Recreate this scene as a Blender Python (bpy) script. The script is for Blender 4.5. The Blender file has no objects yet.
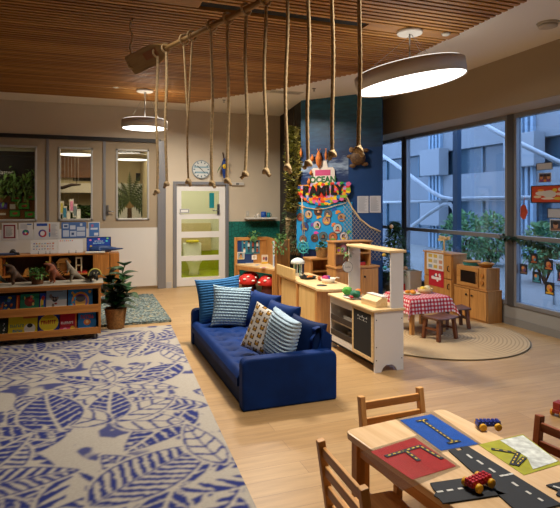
import bpy, bmesh, math, random
import numpy as np
from mathutils import Vector, Matrix
C = bpy.context.scene
col = C.collection
PI = math.pi
R = math.radians

# ------------------------------------------------------------------ camera, world, lights, exposure
CAMH = 1.68
cd = bpy.data.cameras.new('camera'); cam = bpy.data.objects.new('camera', cd); col.objects.link(cam)
cam.location = (0, 0, CAMH); cam.rotation_euler = (R(90), 0, R(-20))
cd.sensor_fit = 'HORIZONTAL'; cd.sensor_width = 36; cd.lens = 530 / 560 * 36; cd.shift_y = -51 / 560
cd.clip_start = 0.05; cd.clip_end = 200
C.camera = cam
W = bpy.data.worlds.new('sky'); C.world = W; W.use_nodes = True
bg = W.node_tree.nodes['Background']; bg.inputs[0].default_value = (0.76, 0.86, 1.0, 1); bg.inputs[1].default_value = 6.0
C.view_settings.view_transform = 'Standard'; C.view_settings.look = 'None'
C.view_settings.gamma = 1; C.view_settings.use_curve_mapping = False
C.view_settings.exposure = -0.22

def area(name, loc, size, power, color, rot=(0, 0, 0), spread=180):
    l = bpy.data.lights.new(name, 'AREA'); l.shape = 'DISK' if not isinstance(size, tuple) else 'RECTANGLE'
    if isinstance(size, tuple): l.size, l.size_y = size
    else: l.size = size
    l.energy = power; l.color = color; l.spread = R(spread)
    o = bpy.data.objects.new(name, l); o.location = loc; o.rotation_euler = rot; col.objects.link(o); return o
WARM = (1.0, 0.905, 0.785)
area('ceiling_fill', (1.9, 6.0, 3.40), 0.5, 120, WARM, spread=130)  # this row: added fill lamps without fittings, brightening the room from above
area('ceiling_fill', (2.7, 8.3, 3.48), 0.4, 62, WARM, spread=150)
area('ceiling_fill', (1.3, 9.0, 3.40), 0.4, 70, WARM, spread=160)
area('ceiling_fill', (2.0, 2.6, 3.40), 0.5, 58, WARM, spread=120)
area('ceiling_fill', (0.2, 4.2, 3.40), 0.5, 12, WARM, spread=110)

# ------------------------------------------------------------------ sighting helpers (used to measure where things stand)
F_, CX, HV = 530.0, 280.0, 203.0
c20, s20 = math.cos(R(20)), math.sin(R(20))
def ray(u, v):
    l = (u - CX) / F_
    return Vector((s20 + l * c20, c20 - l * s20, (HV - v) / F_))
def hz(u, v, z):
    r = ray(u, v); t = (z - CAMH) / r.z; return Vector((r.x * t, r.y * t, z))
def onY(u, v, Y):
    r = ray(u, v); t = Y / r.y; return Vector((r.x * t, Y, CAMH + r.z * t))
def onX(u, v, X):
    r = ray(u, v); t = X / r.x; return Vector((X, r.y * t, CAMH + r.z * t))

# ------------------------------------------------------------------ materials
def lin(h):
    if not isinstance(h, str): return tuple(h[:3]) + (1,)
    h = h.lstrip('#'); o = []
    for i in (0, 2, 4):
        c = int(h[i:i + 2], 16) / 255; o.append(c / 12.92 if c <= .04045 else ((c + .055) / 1.055) ** 2.4)
    return (*o, 1)
_mats = {}
def mat(h, rough=.6, metal=0, emit=0, spec=.4, bump=0, bscale=200, vary=0, vscale=6, sheen=0):
    k = (str(h), rough, metal, emit, spec, bump, bscale, vary, vscale, sheen)
    if k in _mats: return _mats[k]
    m = bpy.data.materials.new('mat'); m.use_nodes = True; nt = m.node_tree; b = nt.nodes['Principled BSDF']
    c = lin(h); b.inputs['Base Color'].default_value = c; b.inputs['Roughness'].default_value = rough
    b.inputs['Metallic'].default_value = metal; b.inputs['Specular IOR Level'].default_value = spec
    if sheen: b.inputs['Sheen Weight'].default_value = sheen; b.inputs['Sheen Tint'].default_value = c
    if emit: b.inputs['Emission Color'].default_value = c; b.inputs['Emission Strength'].default_value = emit
    if bump or vary:
        tc = nt.nodes.new('ShaderNodeTexCoord')
    if bump:
        n = nt.nodes.new('ShaderNodeTexNoise'); n.inputs['Scale'].default_value = bscale; nt.links.new(tc.outputs['Object'], n.inputs['Vector'])
        bp = nt.nodes.new('ShaderNodeBump'); bp.inputs['Strength'].default_value = bump; bp.inputs['Distance'].default_value = .004
        nt.links.new(n.outputs['Fac'], bp.inputs['Height']); nt.links.new(bp.outputs['Normal'], b.inputs['Normal'])
    if vary:
        n = nt.nodes.new('ShaderNodeTexNoise'); n.inputs['Scale'].default_value = vscale; n.inputs['Detail'].default_value = 5
        nt.links.new(tc.outputs['Object'], n.inputs['Vector'])
        r = nt.nodes.new('ShaderNodeValToRGB'); r.color_ramp.elements[0].position = .3; r.color_ramp.elements[1].position = .7
        r.color_ramp.elements[0].color = (c[0] * (1 - vary), c[1] * (1 - vary), c[2] * (1 - vary), 1)
        r.color_ramp.elements[1].color = tuple(min(1, q * (1 + vary)) for q in c[:3]) + (1,)
        nt.links.new(n.outputs['Fac'], r.inputs['Fac']); nt.links.new(r.outputs['Color'], b.inputs['Base Color'])
    _mats[k] = m; return m
def wood(h1, h2, axis=0, rough=.45, sc=3.0):
    k = ('wood', h1, h2, axis, rough, sc)
    if k in _mats: return _mats[k]
    m = bpy.data.materials.new('wood'); m.use_nodes = True; nt = m.node_tree; b = nt.nodes['Principled BSDF']
    tc = nt.nodes.new('ShaderNodeTexCoord'); mp = nt.nodes.new('ShaderNodeMapping')
    s = [14 * sc] * 3; s[axis] = 0.8 * sc; mp.inputs['Scale'].default_value = s
    n = nt.nodes.new('ShaderNodeTexNoise'); n.inputs['Scale'].default_value = 1.0; n.inputs['Detail'].default_value = 6; n.inputs['Roughness'].default_value = .6
    r = nt.nodes.new('ShaderNodeValToRGB'); r.color_ramp.elements[0].position = .33; r.color_ramp.elements[1].position = .68
    r.color_ramp.elements[0].color = lin(h1); r.color_ramp.elements[1].color = lin(h2)
    nt.links.new(tc.outputs['Object'], mp.inputs['Vector']); nt.links.new(mp.outputs['Vector'], n.inputs['Vector'])
    nt.links.new(n.outputs['Fac'], r.inputs['Fac']); nt.links.new(r.outputs['Color'], b.inputs['Base Color'])
    b.inputs['Roughness'].default_value = rough
    _mats[k] = m; return m
def glass(tint, refl=.08):
    k = ('glass', str(tint), refl)
    if k in _mats: return _mats[k]
    m = bpy.data.materials.new('glass'); m.use_nodes = True; nt = m.node_tree; nt.nodes.clear()
    o = nt.nodes.new('ShaderNodeOutputMaterial'); t = nt.nodes.new('ShaderNodeBsdfTransparent'); g = nt.nodes.new('ShaderNodeBsdfGlossy'); mx = nt.nodes.new('ShaderNodeMixShader')
    t.inputs[0].default_value = lin(tint); g.inputs['Roughness'].default_value = .02; mx.inputs[0].default_value = refl
    nt.links.new(t.outputs[0], mx.inputs[1]); nt.links.new(g.outputs[0], mx.inputs[2]); nt.links.new(mx.outputs[0], o.inputs[0])
    _mats[k] = m; return m

# ------------------------------------------------------------------ mesh builder
class MB:
    def __init__(s): s.v = []; s.f = []; s.m = []; s.sm = []
    def add(s, vs, fs, mi=0, smooth=False, M=None):
        b = len(s.v)
        s.v += [tuple(M @ Vector(p)) if M else tuple(p) for p in vs]
        s.f += [tuple(b + i for i in f) for f in fs]; s.m += [mi] * len(fs); s.sm += [smooth] * len(fs); return s
    def box(s, x0, x1, y0, y1, z0, z1, mi=0, M=None):
        vs = [(x, y, z) for z in (z0, z1) for y in (y0, y1) for x in (x0, x1)]
        return s.add(vs, [(0, 2, 3, 1), (4, 5, 7, 6), (0, 1, 5, 4), (2, 6, 7, 3), (0, 4, 6, 2), (1, 3, 7, 5)], mi, False, M)
    def bar(s, p0, p1, w, h, mi=0, up=(0, 0, 1)):
        p0, p1 = Vector(p0), Vector(p1); d = p1 - p0; L = d.length; z = d.normalized(); u = Vector(up)
        if abs(z.dot(u)) > .98: u = Vector((0, 1, 0))
        x = u.cross(z).normalized(); y = z.cross(x)
        M = Matrix((x, y, z)).transposed().to_4x4(); M.translation = p0
        return s.box(-w / 2, w / 2, -h / 2, h / 2, 0, L, mi, M)
    def tube(s, pts, r, n=8, mi=0, closed=False):
        pts = [Vector(p) for p in pts]; k = len(pts); rs = r if isinstance(r, (list, tuple)) else [r] * k
        up = Vector((0, 0, 1)); vs = []; prev = None
        for i, p in enumerate(pts):
            t = (pts[(i + 1) % k] - pts[i - 1]) if closed else (pts[min(i + 1, k - 1)] - pts[max(i - 1, 0)])
            t = t.normalized() if t.length > 1e-9 else Vector((0, 0, 1))
            if prev is None:
                a = up if abs(t.dot(up)) < .9 else Vector((1, 0, 0)); x = a.cross(t).normalized()
            else:
                x = prev - t * prev.dot(t); x = x.normalized() if x.length > 1e-6 else Vector((1, 0, 0))
            prev = x; y = t.cross(x)
            for j in range(n):
                a = 2 * PI * j / n; vs.append(p + (x * math.cos(a) + y * math.sin(a)) * rs[i])
        fs = []
        for i in range(k if closed else k - 1):
            i2 = (i + 1) % k
            for j in range(n): fs.append((i * n + j, i * n + (j + 1) % n, i2 * n + (j + 1) % n, i2 * n + j))
        s.add(vs, fs, mi, True)
        if not closed:
            b = len(s.v) - len(vs)
            s.f += [tuple(b + j for j in reversed(range(n))), tuple(b + (k - 1) * n + j for j in range(n))]; s.m += [mi] * 2; s.sm += [False] * 2
        return s
    def cyl(s, c, r, z0, z1, n=20, mi=0, r1=None):
        return s.tube([(c[0], c[1], z0), (c[0], c[1], z1)], [r, r if r1 is None else r1], n, mi)
    def lathe(s, prof, c=(0, 0, 0), n=24, mi=0, fn=None, M=None, smooth=True):
        vs = []
        for i, (r, z) in enumerate(prof):
            for j in range(n):
                a = 2 * PI * j / n; rr = r + (fn(i, j) if fn else 0)
                vs.append((c[0] + rr * math.cos(a), c[1] + rr * math.sin(a), c[2] + z))
        fs = [(i * n + j, i * n + (j + 1) % n, (i + 1) * n + (j + 1) % n, (i + 1) * n + j) for i in range(len(prof) - 1) for j in range(n)]
        s.add(vs, fs, mi, smooth, M)
        b = len(s.v) - len(vs)
        if prof[0][0] > 1e-4: s.f.append(tuple(b + j for j in reversed(range(n)))); s.m.append(mi); s.sm.append(False)
        if prof[-1][0] > 1e-4: s.f.append(tuple(b + (len(prof) - 1) * n + j for j in range(n))); s.m.append(mi); s.sm.append(False)
        return s
    def ball(s, c, r, n=12, mi=0, sc=(1, 1, 1)):
        k = n // 2; prof = [(max(1e-5, r * math.sin(PI * i / k)), -r * math.cos(PI * i / k)) for i in range(k + 1)]
        M = Matrix.Translation(c) @ Matrix.Diagonal((*sc, 1)); return s.lathe(prof, (0, 0, 0), n, mi, None, M)
    def prism(s, poly, z0, z1, mi=0, M=None):
        n = len(poly); vs = [(x, y, z0) for x, y in poly] + [(x, y, z1) for x, y in poly]
        a = sum(poly[i][0] * poly[(i + 1) % n][1] - poly[(i + 1) % n][0] * poly[i][1] for i in range(n))
        fs = [tuple(reversed(range(n))), tuple(range(n, 2 * n))] + [(i, (i + 1) % n, n + (i + 1) % n, n + i) for i in range(n)]
        if a < 0: fs = [tuple(reversed(f)) for f in fs]
        return s.add(vs, fs, mi, False, M)
    def grid(s, fn, nu, nv, mi=0, smooth=True, M=None, mf=None):
        vs = [fn(i / nu, j / nv) for j in range(nv + 1) for i in range(nu + 1)]
        fs = [(j * (nu + 1) + i, j * (nu + 1) + i + 1, (j + 1) * (nu + 1) + i + 1, (j + 1) * (nu + 1) + i) for j in range(nv) for i in range(nu)]
        b = len(s.f); s.add(vs, fs, mi, smooth, M)
        if mf:
            for j in range(nv):
                for i in range(nu): s.m[b + j * nu + i] = mf(i, j)
        return s
    def leaf(s, p, d, L, w, droop=.3, mi=0, up=(0, 0, 1), n=4, tip=.5):
        p = Vector(p); d = Vector(d).normalized(); u = Vector(up)
        x = d.cross(u); x = x.normalized() if x.length > 1e-4 else Vector((1, 0, 0)); nrm = x.cross(d)
        vs = []
        for i in range(n + 1):
            t = i / n; ww = w * .5 * math.sin(PI * min(.97, max(.06, t ** (1.0 if tip == .5 else tip))))
            q = p + d * (L * t) - Vector((0, 0, 1)) * (droop * L * t * t)
            vs += [q - x * ww + nrm * ww * .25, q, q + x * ww + nrm * ww * .25]
        fs = []
        for i in range(n):
            a = i * 3; fs += [(a, a + 1, a + 4, a + 3), (a + 1, a + 2, a + 5, a + 4)]
        return s.add(vs, fs, mi, True)
    def build(s, name, mats, parent=None, loc=(0, 0, 0), rz=0, bevel=0, seg=2, rot=None):
        me = bpy.data.meshes.new(name); me.from_pydata(s.v, [], s.f)
        for m in (mats if isinstance(mats, (list, tuple)) else [mats]): me.materials.append(m)
        me.polygons.foreach_set('material_index', s.m); me.polygons.foreach_set('use_smooth', s.sm); me.update()
        o = bpy.data.objects.new(name, me); col.objects.link(o); o.location = loc; o.rotation_euler = rot or (0, 0, rz)
        if parent: o.parent = parent
        if bevel:
            b = o.modifiers.new('bevel', 'BEVEL'); b.width = bevel; b.segments = seg; b.limit_method = 'ANGLE'; b.angle_limit = R(40)
        return o
def tag(o, label, cat, group=None, kind=None):
    o['label'] = label; o['category'] = cat
    if group: o['group'] = group
    if kind: o['kind'] = kind
    return o
def thing(name, label, cat, loc=(0, 0, 0), rz=0, group=None):
    o = bpy.data.objects.new(name, None); col.objects.link(o); o.empty_display_size = .1
    o.location = loc; o.rotation_euler = (0, 0, rz); return tag(o, label, cat, group)
def struct(name, mb, mats, **k):
    o = mb.build(name, mats, **k)
    if not k.get('parent'): o['kind'] = 'structure'
    return o
def dup(root, loc, rz, label, group=None):
    r = root.copy(); col.objects.link(r); r.location = loc; r.rotation_euler = (0, 0, rz); r['label'] = label
    if group: r['group'] = group
    for ch in list(root.children):
        q = ch.copy(); col.objects.link(q); q.parent = r
        for g in list(ch.children):
            e = g.copy(); col.objects.link(e); e.parent = q
    return r
def text(body, size, m, parent, loc, rot, name='lettering', ext=.001, bold=0):
    cu = bpy.data.curves.new(name, 'FONT'); cu.body = body; cu.size = size; cu.extrude = ext; cu.offset = bold; cu.align_x = 'CENTER'; cu.align_y = 'CENTER'
    cu.resolution_u = 3; tmp = bpy.data.objects.new(name, cu); col.objects.link(tmp)
    me = bpy.data.meshes.new_from_object(tmp.evaluated_get(bpy.context.evaluated_depsgraph_get())); bpy.data.objects.remove(tmp)
    me.name = name; me.materials.clear(); me.materials.append(m)
    o = bpy.data.objects.new(name, me); col.objects.link(o); o.location = loc; o.rotation_euler = rot
    if parent: o.parent = parent
    return o
def skin(name, vs, es, m, parent=None, loc=(0, 0, 0), rz=0, lv=2):
    bm = bmesh.new(); ly = bm.verts.layers.skin.verify(); bv = []
    for i, (x, y, z, r) in enumerate(vs):
        v = bm.verts.new((x, y, z)); v[ly].radius = (r, r); v[ly].use_root = (i == 0); bv.append(v)
    for a, b in es: bm.edges.new((bv[a], bv[b]))
    me = bpy.data.meshes.new(name); bm.to_mesh(me); bm.free(); me.materials.append(m)
    o = bpy.data.objects.new(name, me); col.objects.link(o); o.location = loc; o.rotation_euler = (0, 0, rz)
    if parent: o.parent = parent
    o.modifiers.new('skin', 'SKIN').use_smooth_shade = True
    ss = o.modifiers.new('subsurf', 'SUBSURF'); ss.levels = lv; ss.render_levels = lv
    return o
class Print:
    """flat printed sheet lying in local XZ, facing -Y; coloured areas are part of the one mesh"""
    def __init__(s, w, h, base='#f2efe8', t=.003, rough=.6):
        s.mb = MB(); s.w = w; s.h = h; s.mats = [mat(base, rough)]; s.keys = {base: 0}; s.k = 0; s.rough = rough
        s.mb.box(0, w, -t, 0, 0, h); s.y = -t
    def mi(s, c):
        if c not in s.keys: s.keys[c] = len(s.mats); s.mats.append(mat(c, s.rough))
        return s.keys[c]
    def poly(s, pts, c):
        s.k += 1; y = s.y - .00025 * s.k
        n = len(pts); a = sum(pts[i][0] * pts[(i + 1) % n][1] - pts[(i + 1) % n][0] * pts[i][1] for i in range(n))
        q = pts if a > 0 else pts[::-1]
        s.mb.add([(x * s.w, y, z * s.h) for x, z in q], [tuple(range(n))], s.mi(c)); return s
    def rect(s, x0, z0, x1, z1, c): return s.poly([(x0, z0), (x1, z0), (x1, z1), (x0, z1)], c)
    def ell(s, x, z, rx, rz, c, n=16): return s.poly([(x + rx * math.cos(2 * PI * i / n), z + rz * math.sin(2 * PI * i / n)) for i in range(n)], c)
    def lines(s, x0, z0, x1, z1, n, c, rnd=None):
        for i in range(n):
            z = z1 - (z1 - z0) * (i + .5) / n; hh = (z1 - z0) / n * .22
            s.rect(x0, z - hh, x0 + (x1 - x0) * (rnd.uniform(.6, 1) if rnd else 1), z + hh, c)
        return s
    def build(s, name, loc, rz=0, rx=0, parent=None):
        return s.mb.build(name, s.mats, parent, loc, rot=(rx, 0, rz))
def holes(mb, axis, fixed0, fixed1, a0, a1, z0, z1, hs, mi=0):
    """wall slab along one axis with rectangular openings (a,b,z0,z1)"""
    A = sorted({a0, a1, *[q for h in hs for q in h[:2]]}); Z = sorted({z0, z1, *[q for h in hs for q in h[2:]]})
    for i in range(len(A) - 1):
        for j in range(len(Z) - 1):
            ca, cz = (A[i] + A[i + 1]) / 2, (Z[j] + Z[j + 1]) / 2
            if any(h[0] < ca < h[1] and h[2] < cz < h[3] for h in hs): continue
            if axis == 'x': mb.box(A[i], A[i + 1], fixed0, fixed1, Z[j], Z[j + 1], mi)
            else: mb.box(fixed0, fixed1, A[i], A[i + 1], Z[j], Z[j + 1], mi)
    return mb

OAK = wood('#a9733a', '#c9924f', 2); OAKX = wood('#a9733a', '#c9924f', 0); OAKY = wood('#a9733a', '#c9924f', 1)
PALE = wood('#c9a565', '#dcbb7c', 2); BIRCH = wood('#d3b07a', '#e6c994', 1); BIRCHX = wood('#d3b07a', '#e6c994', 0)
HON = wood('#9c6024', '#bd7a33', 2); HONX = wood('#9c6024', '#bd7a33', 0); HONY = wood('#9c6024', '#bd7a33', 1)
CHERRY = wood('#7d3c18', '#99522a', 2); DARKW = wood('#5a3018', '#75421f', 2); DARKWX = wood('#4a2a18', '#674028', 0)
ALU = mat('#8d8e90', .4, .5); ALUD = mat('#5c5d60', .4, .5); BLACK = mat('#141414', .5); WHITE = mat('#e6e3dc', .5)
STEEL = mat('#a0a0a0', .3, .9); ROPE = mat('#cdb285', .9, bump=.35, bscale=150, vary=.25, vscale=60)

# ------------------------------------------------------------------ setting
# floor: oak-look vinyl planks running across the room
m = bpy.data.materials.new('plank_floor'); m.use_nodes = True; nt = m.node_tree; b = nt.nodes['Principled BSDF']
tc = nt.nodes.new('ShaderNodeTexCoord'); br = nt.nodes.new('ShaderNodeTexBrick')
br.inputs['Scale'].default_value = 1; br.inputs['Brick Width'].default_value = 1.3; br.inputs['Row Height'].default_value = .16; br.inputs['Mortar Size'].default_value = .0015
br.inputs['Color1'].default_value = lin('#b79465'); br.inputs['Color2'].default_value = lin('#a98556'); br.inputs['Mortar'].default_value = lin('#846440')
mp = nt.nodes.new('ShaderNodeMapping'); mp.inputs['Scale'].default_value = (1.4, 16, 1); nz = nt.nodes.new('ShaderNodeTexNoise'); nz.inputs['Scale'].default_value = 1.6; nz.inputs['Detail'].default_value = 8; nz.inputs['Roughness'].default_value = .65
mx = nt.nodes.new('ShaderNodeMixRGB'); mx.blend_type = 'MULTIPLY'; mx.inputs[0].default_value = .55
rp = nt.nodes.new('ShaderNodeValToRGB'); rp.color_ramp.elements[0].position = .35; rp.color_ramp.elements[0].color = (.62, .6, .56, 1); rp.color_ramp.elements[1].position = .62
L = nt.links.new
L(tc.outputs['Object'], br.inputs['Vector']); L(tc.outputs['Object'], mp.inputs['Vector']); L(mp.outputs[0], nz.inputs['Vector']); L(nz.outputs['Fac'], rp.inputs['Fac'])
L(br.outputs['Color'], mx.inputs[1]); L(rp.outputs['Color'], mx.inputs[2]); L(mx.outputs[0], b.inputs['Base Color'])
b.inputs['Roughness'].default_value = .38; b.inputs['Specular IOR Level'].default_value = .45
struct('floor', MB().box(-5, 5.5, -2.5, 10.75, -.1, 0), m)

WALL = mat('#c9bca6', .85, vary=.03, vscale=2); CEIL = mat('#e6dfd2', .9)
XB, XW, YB = 5.0, 5.5, 10.6      # bulkhead face, window plane, back wall
struct('ceiling', MB().box(-5, 5.6, -2.5, 10.75, 3.53, 3.65), CEIL)
struct('wall_left', MB().box(-5.1, -5, -2.5, 10.75, 0, 3.53), WALL)
struct('wall_rear', MB().box(-5.1, 5.6, -2.6, -2.5, 0, 3.53), WALL)
# back wall: painted part with the doorway, pier, and the fascia over the partition
D0, D1, DZ = onY(176.5, 185, YB).x, onY(225.5, 185, YB).x, 2.05
mbk = MB(); holes(mbk, 'x', YB, YB + .14, 1.33, 5.6, 0, 3.53, [(D0, D1, 0, DZ)]); mbk.box(-5, 1.33, YB, YB + .14, 2.92, 3.53)
struct('wall_back', mbk, WALL)
# sliding pin-board partition with three glazed openings
PX = [(-3.0, -.86), (-.5, .1), (.52, 1.14)]; PZ0, PZ1 = 1.35, 2.72
PIN = mat('#a3937a', .95, bump=.2, bscale=300); WPAN = mat('#d6d2c8', .6)
mp_ = MB(); holes(mp_, 'x', YB + .02, YB + .1, -5, 1.33, 1.2, 2.88, [(a, c, PZ0, PZ1) for a, c in PX])
struct('wall_partition', mp_, PIN)
struct('wall_dado', MB().box(-5, 1.30, YB + .015, YB + .1, .06, 1.2), WPAN)
struct('trim_head', MB().box(-5, 1.36, YB - .02, YB + .12, 2.86, 2.93), mat('#2b2a29', .5))
t = MB()
for x in (-.68, .31): t.box(x - .025, x + .025, YB, YB + .03, 1.36, 2.86)
struct('trim_partition', t, ALU)
struct('trim_pier', MB().box(1.30, 1.40, YB - .03, YB + .02, 0, 2.9).box(1.36, 1.46, YB - .012, YB, 0, 2.9), ALU, bevel=.004)
struct('baseboard_back', MB().box(1.47, D0 - .1, YB - .012, YB, 0, .12).box(D1 + .08, 3.84, YB - .012, YB, 0, .1), mat('#b5b2ac', .5))
for i, (a, c) in enumerate(PX):
    w = MB(); e = .035
    w.box(a, a + e, YB, YB + .1, PZ0, PZ1).box(c - e, c, YB, YB + .1, PZ0, PZ1).box(a, c, YB, YB + .1, PZ0, PZ0 + e).box(a, c, YB, YB + .1, PZ1 - e, PZ1)
    o = struct('window_%d' % (i + 1), w, mat('#b9b7b0', .4, .3), bevel=.004)
    MB().box(a + e, c - e, YB + .05, YB + .056, PZ0 + e, PZ1 - e).build('pane', glass('#f4f4ee', .05), o)
# lever handle of the glazed leaf
hx = onY(107.5, 210, YB); h = MB().box(hx.x - .02, hx.x + .02, YB - .005, YB + .02, hx.z - .09, hx.z + .09).tube([(hx.x, YB - .03, hx.z - .03), (hx.x + .12, YB - .03, hx.z - .03)], .01)
struct('door_handle', h.tube([(hx.x, YB, hx.z - .03), (hx.x, YB - .035, hx.z - .03)], .01), STEEL)

# glazed white toilet door
fr = MB().box(D0 - .07, D0, YB - .03, YB + .14, 0, DZ + .06).box(D1, D1 + .06, YB - .03, YB + .14, 0, DZ + .06).box(D0, D1, YB - .03, YB + .14, DZ, DZ + .06)
struct('trim_door', fr, ALU, bevel=.004)
DH = [onY(200, v, YB + .02).z for v in (286.3, 277, 260.5, 255.5, 237.5, 231.5, 219, 214, 191)]
lf = MB(); gl = [(D0 + .1, D1 - .13, max(0.02, DH[1]), DH[2]), (D0 + .1, D1 - .13, DH[3], DH[4]), (D0 + .1, D1 - .13, DH[5], DH[6]), (D0 + .1, D1 - .13, DH[7], DH[8])]
holes(lf, 'x', YB + .02, YB + .06, D0, D1, .015, DZ, gl)
o = struct('door_1', lf, mat('#e4e2dc', .45))
g = MB()
for a, c, z0, z1 in gl: g.box(a, c, YB + .038, YB + .043, z0, z1)
g.build('glazing', glass('#f6f7ee', .04), o)
hp = onY(218.5, 209, YB)
MB().box(hp.x - .025, hp.x + .025, YB - .0, YB + .02, hp.z - .12, hp.z + .1).build('lock_plate', mat('#5a5a5c', .35, .6), o, bevel=.004)
MB().tube([(hp.x, YB + .02, hp.z - .03), (hp.x, YB - .04, hp.z - .03), (hp.x - .13, YB - .04, hp.z - .03)], .011).build('handle', STEEL, o)
sg = onY(184, 211, YB); Print(.2, .09, '#c8c8c6').rect(.06, .12, .94, .88, '#8d8f92').rect(.14, .25, .86, .75, '#e8e8e4').build('door_sign', (sg.x - .09, YB + .0, sg.z - .045), parent=o)
for u0, u1, v0, v1 in ((209.3, 214.2, 193, 208), (209.3, 214.2, 214, 218)):
    p, q = onY(u0, v1, YB + .045), onY(u1, v0, YB + .045)
    MB().box(p.x, q.x, YB + .044, YB + .047, p.z, q.z).build('film_strip', mat('#1e9fc0', .4), o)

# teal patterned wainscot tiles
m = bpy.data.materials.new('teal_tile'); m.use_nodes = True; nt = m.node_tree; b = nt.nodes['Principled BSDF']; L = nt.links.new
tc = nt.nodes.new('ShaderNodeTexCoord'); vo = nt.nodes.new('ShaderNodeTexVoronoi'); vo.inputs['Scale'].default_value = 14; vo.feature = 'DISTANCE_TO_EDGE'
rp = nt.nodes.new('ShaderNodeValToRGB'); rp.color_ramp.elements[0].color = lin('#0b4a42'); rp.color_ramp.elements[1].color = lin('#1f7466'); rp.color_ramp.elements[1].position = .12
L(tc.outputs['Object'], vo.inputs['Vector']); L(vo.outputs['Distance'], rp.inputs[0]); L(rp.outputs[0], b.inputs['Base Color']); b.inputs['Roughness'].default_value = .4
struct('trim_tiles', MB().box(D1 + .065, 3.85, YB - .014, YB, .1, 1.3), m)

# corner column carrying the ocean mural: left flank, mural face
A, Cc = Vector((3.63, 8.87)), Vector((4.59, 7.68))
e2 = (Cc - A).normalized(); n2 = Vector((e2.y, -e2.x)); MR = math.atan2(e2.y, e2.x); ML = (Cc - A).length
struct('wall_column', MB().prism([(A.x + .02, A.y + .03), (A.x + .55, A.y + .05), (4.66, 7.78), (5.28, 9.5), (5.6, 9.7), (5.6, YB), (3.86, YB)], 0, 3.53), mat('#2b2723', .8, vary=.5, vscale=9))
m = bpy.data.materials.new('ocean_mural'); m.use_nodes = True; nt = m.node_tree; b = nt.nodes['Principled BSDF']; L = nt.links.new
tc = nt.nodes.new('ShaderNodeTexCoord'); mp = nt.nodes.new('ShaderNodeMapping'); mp.inputs['Scale'].default_value = (2, 2, 9); mp.inputs['Rotation'].default_value = (0, .35, 0)
nz = nt.nodes.new('ShaderNodeTexNoise'); nz.inputs['Scale'].default_value = 2.2; nz.inputs['Detail'].default_value = 8
sx = nt.nodes.new('ShaderNodeSeparateXYZ'); ra = nt.nodes.new('ShaderNodeValToRGB')
ra.color_ramp.elements[0].position = .50; ra.color_ramp.elements[0].color = lin('#10244e'); ra.color_ramp.elements[1].position = .97; ra.color_ramp.elements[1].color = lin('#2d6480')
q = ra.color_ramp.elements.new(.70); q.color = lin('#132c58'); q = ra.color_ramp.elements.new(.66); q.color = lin('#8fa4bd'); q = ra.color_ramp.elements.new(.61); q.color = lin('#163161')
dv = nt.nodes.new('ShaderNodeMath'); dv.operation = 'DIVIDE'; dv.inputs[1].default_value = 3.53
md = nt.nodes.new('ShaderNodeMath'); md.operation = 'MULTIPLY_ADD'; md.inputs[1].default_value = .16; sb = nt.nodes.new('ShaderNodeMath'); sb.operation = 'SUBTRACT'; sb.inputs[1].default_value = .08
mix = nt.nodes.new('ShaderNodeMixRGB'); mix.blend_type = 'OVERLAY'; mix.inputs[0].default_value = .55
L(tc.outputs['Object'], mp.inputs['Vector']); L(mp.outputs[0], nz.inputs['Vector']); L(tc.outputs['Object'], sx.inputs[0]); L(sx.outputs['Z'], dv.inputs[0])
L(nz.outputs['Fac'], md.inputs[0]); L(dv.outputs[0], md.inputs[2]); L(md.outputs[0], sb.inputs[0]); L(sb.outputs[0], ra.inputs[0]); L(ra.outputs[0], mix.inputs[1]); L(nz.outputs['Fac'], mix.inputs[2]); L(mix.outputs[0], b.inputs['Base Color'])
b.inputs['Roughness'].default_value = .45
SEAM = .93
struct('wall_mural', MB().box(0, SEAM, 0, .05, 0, 3.53), m, loc=(A.x, A.y, 0), rz=MR)
struct('wall_navy', MB().box(SEAM, ML, 0, .05, 0, 2.62).box(SEAM, ML, .001, .05, 2.62, 3.53, 1), [mat('#0d3a70', .45, vary=.12, vscale=2), m], loc=(A.x, A.y, 0), rz=MR)
def onM(u, v, off=0):
    r = ray(u, v); P = A + n2 * off; t = (P.x * n2.x + P.y * n2.y) / (r.x * n2.x + r.y * n2.y)
    return Vector((r.x * t, r.y * t, CAMH + r.z * t))
MF = MR   # things hung on the mural are turned like it

# window wall on the right, bulkhead over it
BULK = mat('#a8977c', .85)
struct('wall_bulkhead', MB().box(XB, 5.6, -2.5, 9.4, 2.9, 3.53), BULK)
struct('wall_right', MB().box(XW, XW + .15, -2.5, 9.7, 0, .27), mat('#8f8d88', .7))
struct('baseboard_right', MB().box(XW - .015, XW, -2.5, 5.9, 0, .1), mat('#7d7b77', .5))
TZ = 1.21
def window_right(n, y0, y1):
    w = MB(); e = .05; x0, x1 = XW - .02, XW + .07
    w.box(x0, x1, y0, y0 + e, .27, 2.9).box(x0, x1, y1 - e, y1, .27, 2.9)
    for z0, z1 in ((.27, .33), (TZ - .03, TZ + .03), (2.84, 2.9)): w.box(x0, x1, y0 + e, y1 - e, z0, z1)
    o = struct('window_%d' % n, w, ALU, bevel=.004)
    MB().box(XW + .03, XW + .038, y0 + e, y1 - e, .33, TZ - .03).build('lower_pane', glass('#bccbdf', .06), o)
    MB().box(XW + .03, XW + .038, y0 + e, y1 - e, TZ + .03, 2.84).build('upper_pane', glass('#bccbdf', .06), o)
window_right(4, 8.42, 9.7); window_right(5, 5.83, 8.36); window_right(6, 3.2, 5.72); window_right(7, .6, 3.14)
mu = MB()
for y0, y1 in ((8.36, 8.42), (5.72, 5.83), (3.14, 3.2)): mu.box(XW - .03, XW + .1, y0, y1, .27, 2.9)
mu.box(XW, XW + .1, -2.5, .6, .27, 2.9)
struct('trim_mullions', mu, ALUD, bevel=.004)

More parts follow.
